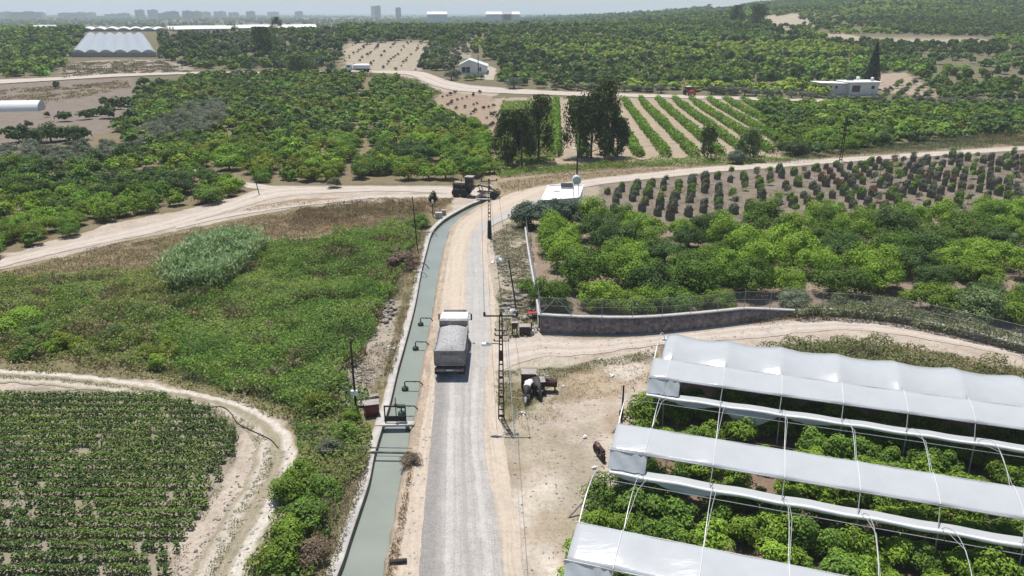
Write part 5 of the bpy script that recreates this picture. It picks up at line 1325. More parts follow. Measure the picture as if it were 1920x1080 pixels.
MB().box((0, 0, 1.2), (.55, .5, 2.3), taper=(.8, .8)).build("foot_lattice", M['steel_dark'], pe2)
pe4, pp4 = lattice_pole(1576, 302, 9.2, "thin dark lattice pole by the track above the netted saplings", .55, .5, .26, rad=.10)
def wood_pole(u, v, h, label, lean=(0, 0), r=.09, name="wooden_pole", mat='wood_pole'):
    p = gr(u, v); e = empty(name, tuple(p), 0, label, "pole")
    MB().tube([(0, 0, -.3), (lean[0] * .5, lean[1] * .5, h * .5), (lean[0], lean[1], h)], [r * 1.1, r, r * .8], 8).build("shaft", M[mat], e)
    return e, p
pe5, pp5 = wood_pole(668, 772, 6.0, "dark slim pole with a white box, standing left of the sluice gate")
MB().box((.0, -.17, 1.75), (.50, .26, .38), bevel=.02).build("meter_box", M['white_paint'], pe5)
pe6, pp6 = wood_pole(783, 467, 7.0, "tall thin dark pole by the brown bush near the canal wall", (-.35, 0), .07)
pe7, pp7 = wood_pole(1165, 801, 3.5, "short dark post between the dirt yard and the open greenhouse", (0, 0), .075)
MB().box((-.12, -.05, 1.25), (.2, .2, .42), bevel=.03).build("switch_box", M['steel_dark'], pe7)
MB().tube([(0, 0, 1.0), (.32, -.1, .65)], .05, 6).build("stub", M['steel_dark'], pe7)
pe8, pp8 = wood_pole(969, 582, 5.4, "dark leaning pole above the litter heap on the verge", (-.85, .1), .085)
MB().box((.0, -.14, 1.9), (.42, .22, .4), bevel=.02).build("meter_box", M['wood_grey'], pe8)
pe9, pp9 = wood_pole(487, 366, 7.4, "thin leaning pole beside the left dirt track junction", (-1.2, 0), .07)
pe10, pp10 = wood_pole(812, 406, 2.2, "short white topped post beside the canal head boxes", (0, 0), .07)
MB().box((0, 0, 2.3), (.24, .24, .5), bevel=.02).build("post_cap", M['white_paint'], pe10)
pe3, pp3 = wood_pole(1081, 352, 6.6, "dark lamp post behind the white roofed building", (0, 0), .14, "lamp_post", 'steel_dark')
a_ = MB().tube([(0, 0, 6.5), (-.35, 0, 6.8)], .05, 6).build("lamp_arm", M['steel_dark'], pe3)
MB().lathe([(.04, 0), (.16, .15), (.2, .5), (.05, .8)], (0, 0, 0), 12, 'X').build("lamp_head", M['white_paint'], a_).location = (-1.0, 0, 6.85)
wood_pole(897, 146, 9.0, "thin dark pole right in front of the small gabled house", (0, 0), .16)
wood_pole(850, 366, 4.2, "thin pole at the grader end of the canal", (.1, 0), .05)
def wire(a, b, sag, label, r=.014, grp="overhead wires of the lattice poles", mat='steel_dark'):
    a, b = Vector(a), Vector(b); mid = (a + b) / 2
    pts = [a.lerp(b, t) - Vector((0, 0, sag * 4 * t * (1 - t))) - a for t in np.linspace(0, 1, 21)]
    o = MB().tube(pts, r, 4).build("overhead_wire", M[mat]); o.location = a
    return tag(o, label, "wire", grp)
for x, z, w_ in ((-1.18, 8.75, "over the road"), (1.18, 8.75, "over the verge"), (.12, 8.8, "at the pole top")):
    wire((pp1.x + x, pp1.y, z), (pp2.x + x * .9, pp2.y, z - .6), .9, f"thin sagging wire between the two lattice poles, the one {w_}")
for x, z, w_ in ((.45, 7.4, "upper"), (.5, 6.98, "lower")):
    wire((pp1.x + x, pp1.y - .05, z), (1.2, 6.0, z - .6), .6, f"thin pale cable leaving the near lattice pole towards the camera, {w_} one", .012, mat='galv')
wire((pp2.x, pp2.y, 7.9), (pp3.x, pp3.y, 6.5), .7, "thin wire from the bend pole to the lamp post")
wire((pp3.x, pp3.y, 6.5), (pp4.x, pp4.y, 9.1), 1.0, "thin wire from the lamp post to the far lattice pole")
wire((pp2.x, pp2.y, 7.9), (pp9.x - 1.2, pp9.y, 7.3), 1.0, "thin wire from the bend pole to the leaning pole at the junction")

# ------------------------------------------------------------------ canal fittings
def canal_at(v):
    """left wall edge, right bank edge and direction of the canal at picture row v"""
    y = at(700, v, 0).y; l = np.array([np.interp(y, _cl[:, 1], _cl[:, 0]), y]); r_ = np.array([np.interp(y, _cr[:, 1], _cr[:, 0]), y])
    return l, r_
l, r_ = canal_at(795)
sg = empty("sluice_gate", (l[0], l[1], 0), 0, "dark iron sluice gate on a narrow white concrete slab across the canal", "sluice gate")
wgap = r_[0] - l[0]
MB().box((wgap / 2 - .05, -.1, .06), (wgap + 1.0, .55, .16), (0, 0, .03), .02).build("slab", M['concrete'], sg)
MB().box((wgap - .1, -.05, -.5), (.25, .4, .95)).build("pier", M['concrete_dark'], sg)
m = MB()
for x in (.1, wgap - .25): m.box((x, .25, .75), (.09, .09, 1.25))
m.box((wgap / 2 - .07, .25, 1.36), (wgap - .25, .1, .1)); m.build("frame", M['steel_dark'], sg)
MB().box((wgap / 2 - .07, .25, .33), (wgap - .45, .06, .42)).build("gate_plate", M['steel_dark'], sg)
MB().tube([(wgap / 2, .25, .3), (wgap / 2, .25, 2.1)], .035, 8).build("screw_rod", M['steel_dark'], sg)
MB().lathe([(.05, 0), (.16, .02), (.16, .06), (.05, .08)], (wgap / 2, .25, 1.45), 12).build("hand_wheel", M['steel_dark'], sg)
MB().box((wgap - .55, .28, 1.36), (.6, .25, .22)).build("gear_box", M['green_pump'], sg)
# low corner slab, shed box and planks left of the gate
p = gr(697, 776)
sb = empty("pump_box", (p.x, p.y, 0), .35, "small rusty pump box with a bleached lid beside the sluice gate", "box")
MB().box((0, 0, .45), (1.05, .9, .95), bevel=.02).build("body", M['maroon'], sb)
MB().box((0, .0, .98), (1.2, 1.05, .06), (-.12, .05, 0), .015).build("lid", M['rust_lid'], sb)
for k, (u, v, L, a, lab) in enumerate(((680, 756, 2.6, .25, "weathered plank heap beside the rusty pump box, longest plank"), (664, 762, 3.0, -.05, "grey board lying under the pole with the white box"), (690, 749, 1.8, .5, "short grey board on top of the plank heap"))):
    p = gr(u, v); o = MB().box((0, 0, 0), (L, .38, .07), bevel=.01).build("plank", M['wood_grey']); o.location = (p.x, p.y, .12 + .08 * k); o.rotation_euler = (.06, .04 * k, a); tag(o, lab, "plank")
# thin pipe across the canal
for v, rad, lab in ((852, .085, "thin dark pipe lying straight across the canal"), (843, .03, "thinner rod just beyond the pipe across the canal"), ):
    l, r_ = canal_at(v)
    o = MB().tube([(-.9, .1, .14), (1.0, .03, .13), (r_[0] - l[0] + .55, 0, .12)], rad, 8).build("pipe", M['concrete_dark']); o.location = (l[0], l[1], 0); tag(o, lab, "pipe")
# intake pipes with foot valves along the road bank
def intake(v, label, side=1, rise=.32, reach=.8):
    l, r_ = canal_at(v); base = r_ if side > 0 else l
    e = empty("intake_pipe", (base[0], base[1], 0), 0 if side > 0 else math.pi, label, "pump intake", "pump intakes along the canal")
    MB().tube([(.42, .05, .02), (.18, 0, rise), (-reach + .1, 0, rise + .02), (-reach, 0, rise - .05), (-reach, 0, -.12)], .055, 8).build("pipe", M['green_pump'], e)
    MB().lathe([(.12, 0), (.28, .03), (.30, .2), (.22, .32), (.10, .36)], (-reach, 0, -.48), 12).build("foot_valve", M['green_pump'], e)
    MB().lathe([(.09, -.03), (.09, .03)], (-.2, 0, rise), 10, 'X').build("flange", M['green_pump'], e)
intake(602, "dark green pump intake with bent pipe, farthest along the road bank")
intake(647, "dark green pump intake opposite the dump truck box")
intake(722, "dark green bent intake pipe just upstream of the sluice gate", reach=1.05)
intake(768, "dark green intake pipe right beside the sluice gate", reach=.85)
for v, lab in ((512, "grey bent pipe dipping into the canal from its left wall, nearer one"), (437, "pale angle pipe at the canal wall near the head boxes"), (497, "short dark pipe through the left canal wall")):
    l, r_ = canal_at(v); e = empty("outlet_pipe", (l[0], l[1], 0), 0, lab, "pipe")
    MB().tube([(-1.0, .1, .2), (-.1, 0, .28), (.35, -.05, .1), (.75, -.1, -.42)], .05, 7).build("pipe", M['galv' if v != 497 else 'steel_dark'], e)
    MB().box((-.45, .06, .12), (.3, .3, .25), bevel=.02).build("cradle", M['concrete'], e)
p = gr(823, 409); o = MB().box((0, 0, .45), (1.0, .8, .9), bevel=.03).build("water_box", M['concrete']); o.location = p; tag(o, "grey concrete box at the canal head, nearer of two", "box")
p = gr(832, 403); o = MB().box((0, 0, .4), (.7, .7, .8), bevel=.03).build("water_box", M['rust_lid']); o.location = p; tag(o, "small brownish box behind the grey canal head box", "box")
p = gr(746, 1058); o = MB().tube([(-.45, 0, .12), (.5, .1, .2)], [.16, .12], 9).build("log", M['wood_pole']); o.location = p; tag(o, "dark broken log on the sandy canal bank near the frame bottom", "log")
# road culvert where the canal ends
l, r_ = _cl[-1], _cr[-1]
mid = (l + r_) / 2; cu = empty("culvert_head", (mid[0], mid[1], 0), math.atan2(r_[1] - l[1], r_[0] - l[0]), "dark concrete culvert head where the canal passes under the road", "culvert")
cwid = float(np.linalg.norm(r_ - l)) + 1.2
MB().box((0, .25, -.35), (cwid, .4, 1.0), bevel=.02).build("headwall", M['concrete_dark'], cu)
MB().box((0, .1, .21), (cwid + .4, .5, .12), bevel=.02).build("coping", M['concrete'], cu)

# ------------------------------------------------------------------ vehicles
def wheel(parent, x, y, r, w, mat_rim='grey_paint', name="wheel", axis='X'):
    t = MB().lathe([(r * .55, -w / 2), (r * .9, -w / 2), (r, -w * .36), (r, w * .36), (r * .9, w / 2), (r * .55, w / 2)], (0, 0, 0), 22, axis).build(name, M['black'], parent)
    t.location = (x, y, r)
    s = 1 if x >= 0 else -1
    MB().lathe([(r * .56, -w * .38), (r * .5, -w * .1), (r * .22, -w * .02), (r * .2, w * .42), (r * .56, w * .38)] if s > 0 else [(r * .56, -w * .38), (r * .2, -w * .42), (r * .22, w * .02), (r * .5, w * .1), (r * .56, w * .38)], (0, 0, 0), 16, axis).build("rim", M[mat_rim], t)
    return t
ra, rb = at(843, 690, 0.98), at(853.5, 583, 2.95)
t_rz = math.atan2(rb.y - ra.y, rb.x - ra.x) - math.pi / 2
dt = empty("dump_truck", (ra.x, ra.y, .06), t_rz, "white cabbed dump truck loaded with grey gravel, driving away beside the canal", "dump truck")
W_ = 2.5
# box: floor and sides, ribs, headboard, tailgate
m = MB()
for s in (-1, 1):
    m.box((s * (W_ / 2 - .04), 2.75, 1.80), (.08, 5.3, 1.35))
    m.box((s * (W_ / 2 + .005), 2.75, 2.49), (.13, 5.36, .12))
    for k in range(8): m.box((s * (W_ / 2 + .035), .35 + k * .68, 1.78), (.09, .12, 1.28))
m.box((0, 2.75, 1.10), (W_ - .1, 5.3, .12)); m.build("dump_box", M['grey_paint'], dt)
m = MB().box((0, 5.42, 2.0), (W_ + .02, .10, 1.9)); m.box((0, 5.62, 2.93), (W_ + .06, .52, .07)); 
for x in (-.8, 0, .8): m.box((x, 5.5, 2.0), (.12, .12, 1.7))
m.build("headboard", M['grey_paint'], dt)
tg = MB().box((0, .02, 1.83), (W_ - .02, .09, 1.38))
tg.box((0, -.05, 2.50), (W_ + .06, .14, .12))
for x in (-1.2, -.78, .78, 1.2): tg.box((x, -.05, 1.82), (.10, .08, 1.25))
tg.box((0, -.05, 1.24), (W_, .10, .12)); tg.box((0, -.045, 2.25), (1.46, .06, .08)); tg.box((0, -.045, 1.45), (1.46, .06, .08))
tg = tg.build("tailgate", M['grey_paint'], dt)
MB().box((0, -.075, 1.85), (1.42, .035, .62)).build("panel", plain("dusty_panel", (.27, .25, .235), .7, 0, .2, 3), tg)
rows = []
for i in range(41):
    y = .10 + 5.25 * i / 40; row = []
    for j in range(25):
        x = -1.16 + 2.32 * j / 24
        e_ = (1 - abs(x / 1.18) ** 2.4); f_ = min(1, (y - .05) / .9) ** .6 * min(1, (5.45 - y) / 1.3) ** .7
        dipq = .10 * math.exp(-((y - 1.05) / .28) ** 2)
        z = 2.38 + .62 * e_ * f_ - dipq * e_ + .16 * (float(vnoise(np.array(x), np.array(y), .7, 5)) - .5) * f_ + .05 * (float(vnoise(np.array(x), np.array(y), .14, 6)) - .5)
        row.append((x, y, z))
    rows.append(row)
MB().grid(rows).build("gravel_load", plain("loaded_gravel", (.43, .42, .41), .95, 0, .28, 6, bump=1.0), dt, angle=80)
# chassis, lights and guards
m = MB()
for s in (-1, 1): m.box((s * .42, 4.0, .86), (.12, 8.0, .26))
for y in (.2, 2.3, 5.3, 7.4): m.box((0, y, .84), (.9, .12, .2))
m.build("chassis", M['steel_dark'], dt)
MB().box((0, -.12, .78), (2.4, .12, .22), bevel=.02).build("rear_bumper", M['grey_paint'], dt)
MB().box((.0, -.19, .80), (.52, .02, .12)).build("number_plate", M['plaster'], dt)
MB().box((0, -.16, 1.02), (2.42, .08, .10)).build("light_bar", M['steel_dark'], dt)
for s in (-1, 1):
    MB().box((s * .98, -.21, .92), (.34, .05, .13), bevel=.01).build("tail_light", M['red_lens'], dt)
    MB().box((s * 1.02, 2.25, 1.06 - .02), (.46, 2.9, .05)).build("mudguard", M['steel_dark'], dt)
    MB().box((s * 1.02, -.0, .62), (.5, .03, .55)).build("mudflap", M['black'], dt)
for s in (-1, 1):
    for y in (1.55, 2.95): wheel(dt, s * 1.0, y, .53, .46)
    wheel(dt, s * 1.06, 6.75, .53, .34)
MB().tube([(1.0, 3.9, .8), (1.0, 5.1, .8)], .30, 14).build("fuel_tank", M['galv'], dt)
MB().box((-1.0, 4.5, .8), (.5, 1.0, .5), bevel=.03).build("battery_box", M['steel_dark'], dt)
# cab
cabm = MB()
cabm.prism([(-1.22, 5.98, .9), (-1.22, 8.05, .9), (-1.22, 8.12, 1.75), (-1.22, 7.85, 2.78), (-1.22, 7.6, 2.92), (-1.22, 6.1, 2.92), (-1.22, 5.98, 2.8)], (2.44, 0, 0))
bmesh.ops.bevel(cabm.b, geom=list(cabm.b.edges), offset=.06, segments=2, affect='EDGES')
cab = cabm.build("cab", M['white_paint'], dt)
MB().prism([(-1.05, 8.105, 1.80), (1.05, 8.105, 1.80), (1.0, 7.885, 2.70), (-1.0, 7.885, 2.70)], (0, .03, .008)).build("windscreen", M['glass'], cab)
for s in (-1, 1):
    MB().box((s * 1.225, 7.1, 2.25), (.03, 1.15, .75), bevel=.01).build("side_window", M['glass'], cab)
    MB().box((s * .55, 5.975, 2.38), (.72, .03, .46), bevel=.01).build("rear_window", M['glass'], cab)
    mr = MB().box((s * 1.50, 7.72, 2.35), (.14, .12, .62), bevel=.03); mr.tube([(s * 1.2, 7.75, 2.72), (s * 1.5, 7.72, 2.66)], .025, 6); mr.tube([(s * 1.2, 7.75, 2.05), (s * 1.5, 7.72, 2.08)], .025, 6)
    mr.build("mirror", M['dark_paint'], dt)
    MB().box((s * .9, 8.12, 1.05), (.36, .06, .2), bevel=.02).build("headlight", M['insulator'], cab)
MB().box((0, 8.12, .75), (2.46, .22, .38), bevel=.04).build("front_bumper", M['grey_paint'], dt)
MB().box((0, 7.98, 2.86), (2.1, .28, .08), (.25, 0, 0), bevel=.02).build("sun_visor", M['dark_paint'], cab)
MB().tube([(.95, 5.78, .9), (.95, 5.78, 2.6), (.95, 5.70, 2.8)], .08, 10).build("exhaust", M['steel_dark'], dt)
MB().box((-.75, 5.75, 1.9), (.6, .3, 1.0), bevel=.05).build("air_filter", M['steel_dark'], dt)

# motor grader
ga, gb = gr(866, 367), gr(928, 371)
g_rz = math.atan2(gb.y - ga.y, gb.x - ga.x)
mg = empty("motor_grader", (ga.x, ga.y, .05), g_rz, "dusty dark motor grader with a tall black cab parked by the culvert", "grader")
for s in (-1, 1):
    for x in (-.75, .75):
        w_ = wheel(mg, x, s * 1.02, .66, .42, 'yellow', axis='Y')
    w_ = wheel(mg, 5.85, s * 1.05, .64, .40, 'yellow', axis='Y')
m = MB().box((-.25, 0, 1.55), (2.3, 1.25, 1.15), bevel=.06); m.box((-.25, 0, 2.15), (2.1, 1.1, .14), bevel=.04)
eng = m.build("engine_housing", plain("dusty_engine_panels", (.10, .075, .045), .6, 0, .35, 3, dirt=(.25, .19, .12)), mg)
for x in (-.9, -.2, .5): MB().box((x, -.63, 1.6), (.5, .03, .6)).build("side_grille", M['dark_paint'], eng)
MB().box((-.25, -.02, 2.26), (1.9, 1.0, .05), bevel=.02).build("hood_top", M['rust_lid'], eng)
MB().tube([(-.1, .2, 2.2), (-.1, .2, 2.85)], .07, 8).build("exhaust", M['steel_dark'], mg)
m = MB().box((1.45, 0, 2.15), (1.25, 1.45, 2.2), bevel=.05, taper=(1.0, .98)); cabg = m.build("cab", M['dark_paint'], mg)
for s in (-1, 1): MB().box((1.5, s * .735, 2.55), (.95, .03, 1.1), bevel=.01).build("side_window", M['glass'], cabg)
MB().box((2.085, 0, 2.45), (.03, 1.2, 1.3), bevel=.01).build("windscreen", M['glass'], cabg)
MB().box((1.45, 0, 3.31), (1.45, 1.6, .12), bevel=.04).build("cab_roof", M['rust_lid'], cabg)
m = MB().tube([(2.0, 0, 1.55), (3.2, 0, 2.0), (4.6, 0, 1.75), (5.6, 0, 1.35), (6.3, 0, 1.05)], [.24, .22, .2, .2, .22], 8); m.build("main_frame", M['yellow'], mg)
MB().box((5.85, 0, .95), (.3, 1.9, .26), bevel=.03).build("front_axle", M['yellow'], mg)
MB().box((6.45, 0, 1.0), (.3, .9, .55), bevel=.04).build("front_weight", M['yellow'], mg)
MB().lathe([(.75, 0), (.85, .04), (.85, .12), (.7, .16)], (3.6, 0, .82), 20).build("blade_circle", M['steel_dark'], mg)
m = MB(); m.tube([(3.0, .35, 1.0), (5.5, .05, .95)], .09, 6); m.tube([(3.0, -.35, 1.0), (5.5, -.05, .95)], .09, 6); m.build("drawbar", M['yellow'], mg)
rows = [[(3.6 + .55 * q + .22 * math.cos(a) - .1, 1.85 * q, .38 + .32 * math.sin(a)) for a in np.linspace(-1.3, 1.3, 7)] for q in np.linspace(-1, 1, 9)]
bl = MB().grid(rows).build("blade", M['galv'], mg); md = bl.modifiers.new("thickness", 'SOLIDIFY'); md.thickness = .04
for s in (-1, 1):
    MB().tube([(3.1, s * .55, 2.15), (3.5, s * .75, 1.0)], .07, 7).build("lift_cylinder", M['steel_dark'], mg)
m = MB().box((2.75, 0, 1.95), (.4, 1.5, .25), bevel=.03); m.build("lift_saddle", M['yellow'], mg)
MB().box((5.0, .1, 1.95), (.5, .5, .16), (0, .2, 0), bevel=.03).build("front_cover", M['litter'], mg)

# tanker lorry on the upper road
pa = gr(650, 135.5)
tk = empty("tanker_truck", (pa.x, pa.y, pa.z + .2), 0.02, "small white tanker lorry crossing the far upper road by the tan rows", "tanker truck")
cabm = MB().box((1.2, 0, 1.9), (2.1, 2.4, 2.3), bevel=.12, taper=(.9, .95)); cb = cabm.build("cab", M['white_paint'], tk)
MB().box((.22, 0, 2.2), (.06, 2.0, .9), (0, -.04, 0)).build("windscreen", M['glass'], cb)
for s in (-1, 1): MB().box((1.1, s * 1.18, 2.25), (.9, .04, .7)).build("side_window", M['glass'], cb)
MB().lathe([(.3, 2.7), (1.05, 2.85), (1.15, 3.2), (1.15, 8.9), (1.05, 9.25), (.3, 9.4)], (0, 0, 2.05), 18, 'X').build("tank", M['white_paint'], tk)
MB().box((6.0, 0, .95), (7.6, 2.2, .22), bevel=.03).build("chassis", M['steel_dark'], tk)
MB().box((5.2, -1.02, .78), (2.6, .06, .45)).build("side_skirt", M['steel_dark'], tk)
for s in (-1, 1):
    for x in (1.2, 7.1, 8.4): wheel(tk, x, s * 1.0, .5, .35, axis='Y')
tk.scale = (1.1, 1.05, 1.05)
# red tractor on the upper track
pt = gr(1291, 179.0)
tr = empty("tractor", (pt.x, pt.y, pt.z + .15), -math.pi / 2 + .25, "red farm tractor with pale cab roof on the upper track above the vine rows", "tractor")
tr.scale = (1.25, 1.25, 1.1)
MB().box((1.4, 0, 1.15), (2.2, .95, .95), bevel=.1).build("bonnet", M['red_paint'], tr)
MB().box((-.3, 0, 1.05), (1.3, .9, .5), bevel=.05).build("gearbox", M['steel_dark'], tr)
for s in (-1, 1):
    wheel(tr, -.6, s * .95, .85, .5, 'red_paint', axis='Y'); wheel(tr, 1.9, s * .85, .55, .35, 'red_paint', axis='Y')
    MB().box((-.5, s * 1.0, 1.75), (1.5, .6, .18), bevel=.06).build("fender", M['red_paint'], tr)
m = MB()
for x in (-1.0, .3):
    for s in (-1, 1): m.tube([(x, s * .7, 1.4), (x, s * .62, 2.6)], .05, 6)
m.build("cab_frame", M['steel_dark'], tr)
MB().box((-.35, 0, 2.0), (1.2, 1.2, 1.0), bevel=.04).build("cab_glass", M['glass'], tr)
MB().box((-.35, 0, 2.68), (1.7, 1.6, .16), bevel=.06).build("cab_roof", M['white_paint'], tr)
MB().tube([(1.3, .35, 1.6), (1.3, .35, 2.6)], .05, 6).build("exhaust", M['steel_dark'], tr)
MB().box((2.6, 0, 1.0), (.25, 1.9, .7), bevel=.06).build("front_loader", M['red_paint'], tr)
# motorcycle by the greenhouse
pm = gr(1123, 856)
mc = empty("motorcycle", (pm.x, pm.y, .0), 1.9, "small dark red motorcycle parked on the dirt yard beside the greenhouse", "motorcycle")
for x in (-.62, .62):
    t = MB().lathe([(.20, -.05), (.29, -.06), (.32, 0), (.29, .06), (.20, .05)], (0, 0, 0), 20, 'Y').build("wheel", M['black'], mc); t.location = (x, 0, .32)
    MB().lathe([(.21, -.015), (.21, .015)], (0, 0, 0), 14, 'Y').build("rim", M['galv'], t)
MB().tube([(-.6, 0, .34), (-.25, 0, .5), (.25, 0, .5), (.45, 0, .85)], [.06, .09, .09, .06], 8).build("frame", M['steel_dark'], mc)
MB().box((.18, 0, .78), (.5, .3, .26), (0, -.1, 0), bevel=.08).build("fuel_tank", M['maroon'], mc)
MB().box((-.35, 0, .80), (.75, .28, .12), (0, .05, 0), bevel=.05).build("saddle", M['black'], mc)
MB().box((-.55, 0, .64), (.5, .22, .18), bevel=.05).build("side_cover", M['maroon'], mc)
m = MB(); m.tube([(.62, .0, .32), (.42, 0, .98)], .045, 8); m.tube([(.38, -.38, 1.02), (.44, 0, 1.0), (.38, .38, 1.02)], .025, 6); m.build("fork_and_bars", M['galv'], mc)
MB().lathe([(.03, 0), (.1, .05), (.1, .12)], (.5, 0, .9), 10, 'X').build("headlight", M['insulator'], mc)
MB().box((.62, 0, .66), (.36, .14, .04), bevel=.015).build("mudguard", M['maroon'], mc)
MB().tube([(-.1, -.14, .35), (-.75, -.16, .36)], .05, 8).build("exhaust", M['galv'], mc)
MB().box((0, 0, .42), (.36, .26, .32), bevel=.04).build("engine", M['steel_dark'], mc)

# ------------------------------------------------------------------ the pony-like cow, boxes and barrels of the yard
def cow(p, rz, label, pied=True, dark=(.028, .024, .022)):
    m, nt, out = new_mat("pied_hide" if pied else "dark_hide")
    tc = N_(nt, "ShaderNodeTexCoord").outputs["Object"]
    if pied:
        sep = N_(nt, "ShaderNodeSeparateXYZ"); nt.links.new(tc, sep.inputs[0])
        nz = noise(nt, 2.2, 3, .5, tc)
        # white saddle over the back and a white face
        a1 = N_(nt, "ShaderNodeMath", operation='MULTIPLY_ADD'); nt.links.new(nz.outputs[0], a1.inputs[0]); a1.inputs[1].default_value = .45; nt.links.new(sep.outputs[2], a1.inputs[2])
        back = ramp(nt, a1.outputs[0], [(.0, (0, 0, 0)), (1, (1, 1, 1))])
        back.color_ramp.elements[0].position = .985; back.color_ramp.elements[1].position = 1.0
        mrg = N_(nt, "ShaderNodeMapRange"); nt.links.new(a1.outputs[0], mrg.inputs[0]); mrg.inputs[1].default_value = 1.34; mrg.inputs[2].default_value = 1.42
        xr = N_(nt, "ShaderNodeMapRange"); nt.links.new(sep.outputs[0], xr.inputs[0]); xr.inputs[1].default_value = .45; xr.inputs[2].default_value = .30
        w1 = N_(nt, "ShaderNodeMath", operation='MULTIPLY'); nt.links.new(mrg.outputs[0], w1.inputs[0]); nt.links.new(xr.outputs[0], w1.inputs[1])
        fr = N_(nt, "ShaderNodeMapRange"); nt.links.new(sep.outputs[0], fr.inputs[0]); fr.inputs[1].default_value = 1.28; fr.inputs[2].default_value = 1.33
        lg = N_(nt, "ShaderNodeMapRange"); nt.links.new(a1.outputs[0], lg.inputs[0]); lg.inputs[1].default_value = .62; lg.inputs[2].default_value = .56
        mx = N_(nt, "ShaderNodeMath", operation='MAXIMUM'); nt.links.new(w1.outputs[0], mx.inputs[0]); nt.links.new(fr.outputs[0], mx.inputs[1])
        mx2 = N_(nt, "ShaderNodeMath", operation='MAXIMUM'); nt.links.new(mx.outputs[0], mx2.inputs[0]); nt.links.new(lg.outputs[0], mx2.inputs[1]); mx2.use_clamp = True
        c = mixc(nt, mx2.outputs[0], dark, (.72, .69, .64))
    else:
        nz = noise(nt, 2.0, 3, .5, tc); c = ramp(nt, nz.outputs[0], [(.3, dark), (.7, tuple(x * 1.8 for x in dark))]).outputs[0]
    pb = N_(nt, "ShaderNodeBsdfPrincipled", Roughness=.75); nt.links.new(c, pb.inputs["Base Color"]); nt.links.new(pb.outputs[0], out.inputs[0])
    e = empty("cow", tuple(p), rz, label, "cow")
    # skeleton: joints with radii, pelvis first
    J = [((-.62, 0, 1.10), .27), ((-.2, 0, 1.04), .34), ((.25, 0, 1.04), .33), ((.55, 0, 1.10), .27), ((.85, .02, 1.02), .20), ((1.08, .06, .80), .16), ((1.25, .08, .56), .145), ((1.40, .09, .36), .10), ((1.50, .10, .24), .075)]
    Ed = [(0, 1), (1, 2), (2, 3), (3, 4), (4, 5), (5, 6), (6, 7), (7, 8)]
    def limb(root, pts):
        i = root
        for co, r in pts: J.append((co, r)); Ed.append((i, len(J) - 1)); i = len(J) - 1
    for s in (-1, 1):
        st = .08 * s
        limb(0, [((-.66, s * .20, .92), .20), ((-.56 + st, s * .22, .68), .125), ((-.76 + st, s * .22, .46), .075), ((-.72 + st, s * .22, .12), .055), ((-.68 + st, s * .22, .02), .065)])
        limb(3, [((.52, s * .20, .88), .16), ((.55 - st, s * .20, .62), .095), ((.56 - st, s * .20, .40), .068), ((.54 - st, s * .20, .10), .052), ((.57 - st, s * .20, .02), .062)])
    limb(0, [((-.92, 0, 1.14), .06), ((-1.0, .02, .8), .035), ((-1.0, .04, .5), .05)])
    for s in (-1, 1): limb(6, [((1.13, .08 + s * .17, .70), .05), ((1.10, .08 + s * .27, .70), .035)])
    me = bpy.data.meshes.new("body"); me.from_pydata([j[0] for j in J], Ed, [])
    o = put(bpy.data.objects.new("body", me), e); me.materials.append(m)
    sk = o.modifiers.new("skin", 'SKIN'); sk.use_smooth_shade = True
    for k, (_, r) in enumerate(J): me.skin_vertices[0].data[k].radius = (r, r)
    me.skin_vertices[0].data[0].use_root = True
    ss = o.modifiers.new("sub", 'SUBSURF'); ss.levels = 2; ss.render_levels = 2
    for s in (-1, 1): MB().tube([(1.16, .08 + s * .09, .74), (1.16, .08 + s * .2, .82), (1.2, .08 + s * .22, .92)], [.03, .022, .008], 6).build("horn", M['insulator'], e)
    for s in (-1, 1): MB().lathe([(.005, -.02), (.022, 0), (.005, .02)], (1.34, .09 + s * .095, .50), 8).build("eye", M['black'], e)
    return e
pc = gr(990, 752)
cow((pc.x, pc.y + .7, 0), -math.pi / 2 - .22, "black and white cow grazing beside the dark metal boxes")
pc = gr(1003, 749)
cow((pc.x + .15, pc.y + 1.1, 0), -math.pi / 2 + .15, "all dark cow half hidden behind the black and white one", False)
def crate(u, v, sx, sy, h, rz, label, name="metal_cabinet", legs=0.0):
    p = gr(u, v); e = empty(name, tuple(p), rz, label, "cabinet")
    MB().box((0, 0, legs + h / 2), (sx, sy, h), bevel=.02).build("body", M['rust'], e)
    MB().box((0, 0, legs + h + .03), (sx + .08, sy + .08, .05), bevel=.012).build("lid", M['rust_lid'], e)
    MB().box((0, -sy / 2 - .012, legs + h * .5), (sx * .86, .02, h * .82)).build("door", M['rust'], e)
    if legs:
        for s in (-1, 1):
            for t in (-1, 1): MB().box((s * (sx / 2 - .06), t * (sy / 2 - .06), legs / 2 - .05), (.07, .07, legs + .1)).build("leg", M['steel_dark'], e)
    return e
crate(991, 726, 1.2, .9, 1.25, -.05, "tall dark metal cabinet with bleached top, standing behind the cows", legs=.15)
crate(1009, 735, 1.0, .9, .95, .06, "lower dark metal box in front of the barrel", legs=.15)
p = gr(1030, 733); e = empty("steel_barrel", (p.x, p.y, 0), -.1, "dark rusty steel barrel lying on a low rack next to the metal box", "barrel")
MB().lathe([(.02, -.62), (.36, -.62), (.38, -.58), (.36, -.2), (.38, -.18), (.36, -.16), (.36, .16), (.38, .18), (.36, .2), (.38, .58), (.36, .62), (.02, .62)], (0, 0, .78), 20, 'X').build("drum", M['rust'], e)
for s in (-1, 1): MB().box((s * .45, 0, .22), (.1, .8, .44)).build("cradle", M['steel_dark'], e)
MB().tube([(-.3, -.1, 1.12), (-.3, -.1, 1.38), (-.05, -.1, 1.45)], .05, 7).build("filler_pipe", M['galv'], e)
crate(984, 626, 1.05, .75, .85, 0, "brown metal box with pale lid near the corner of the stone wall", "metal_box")
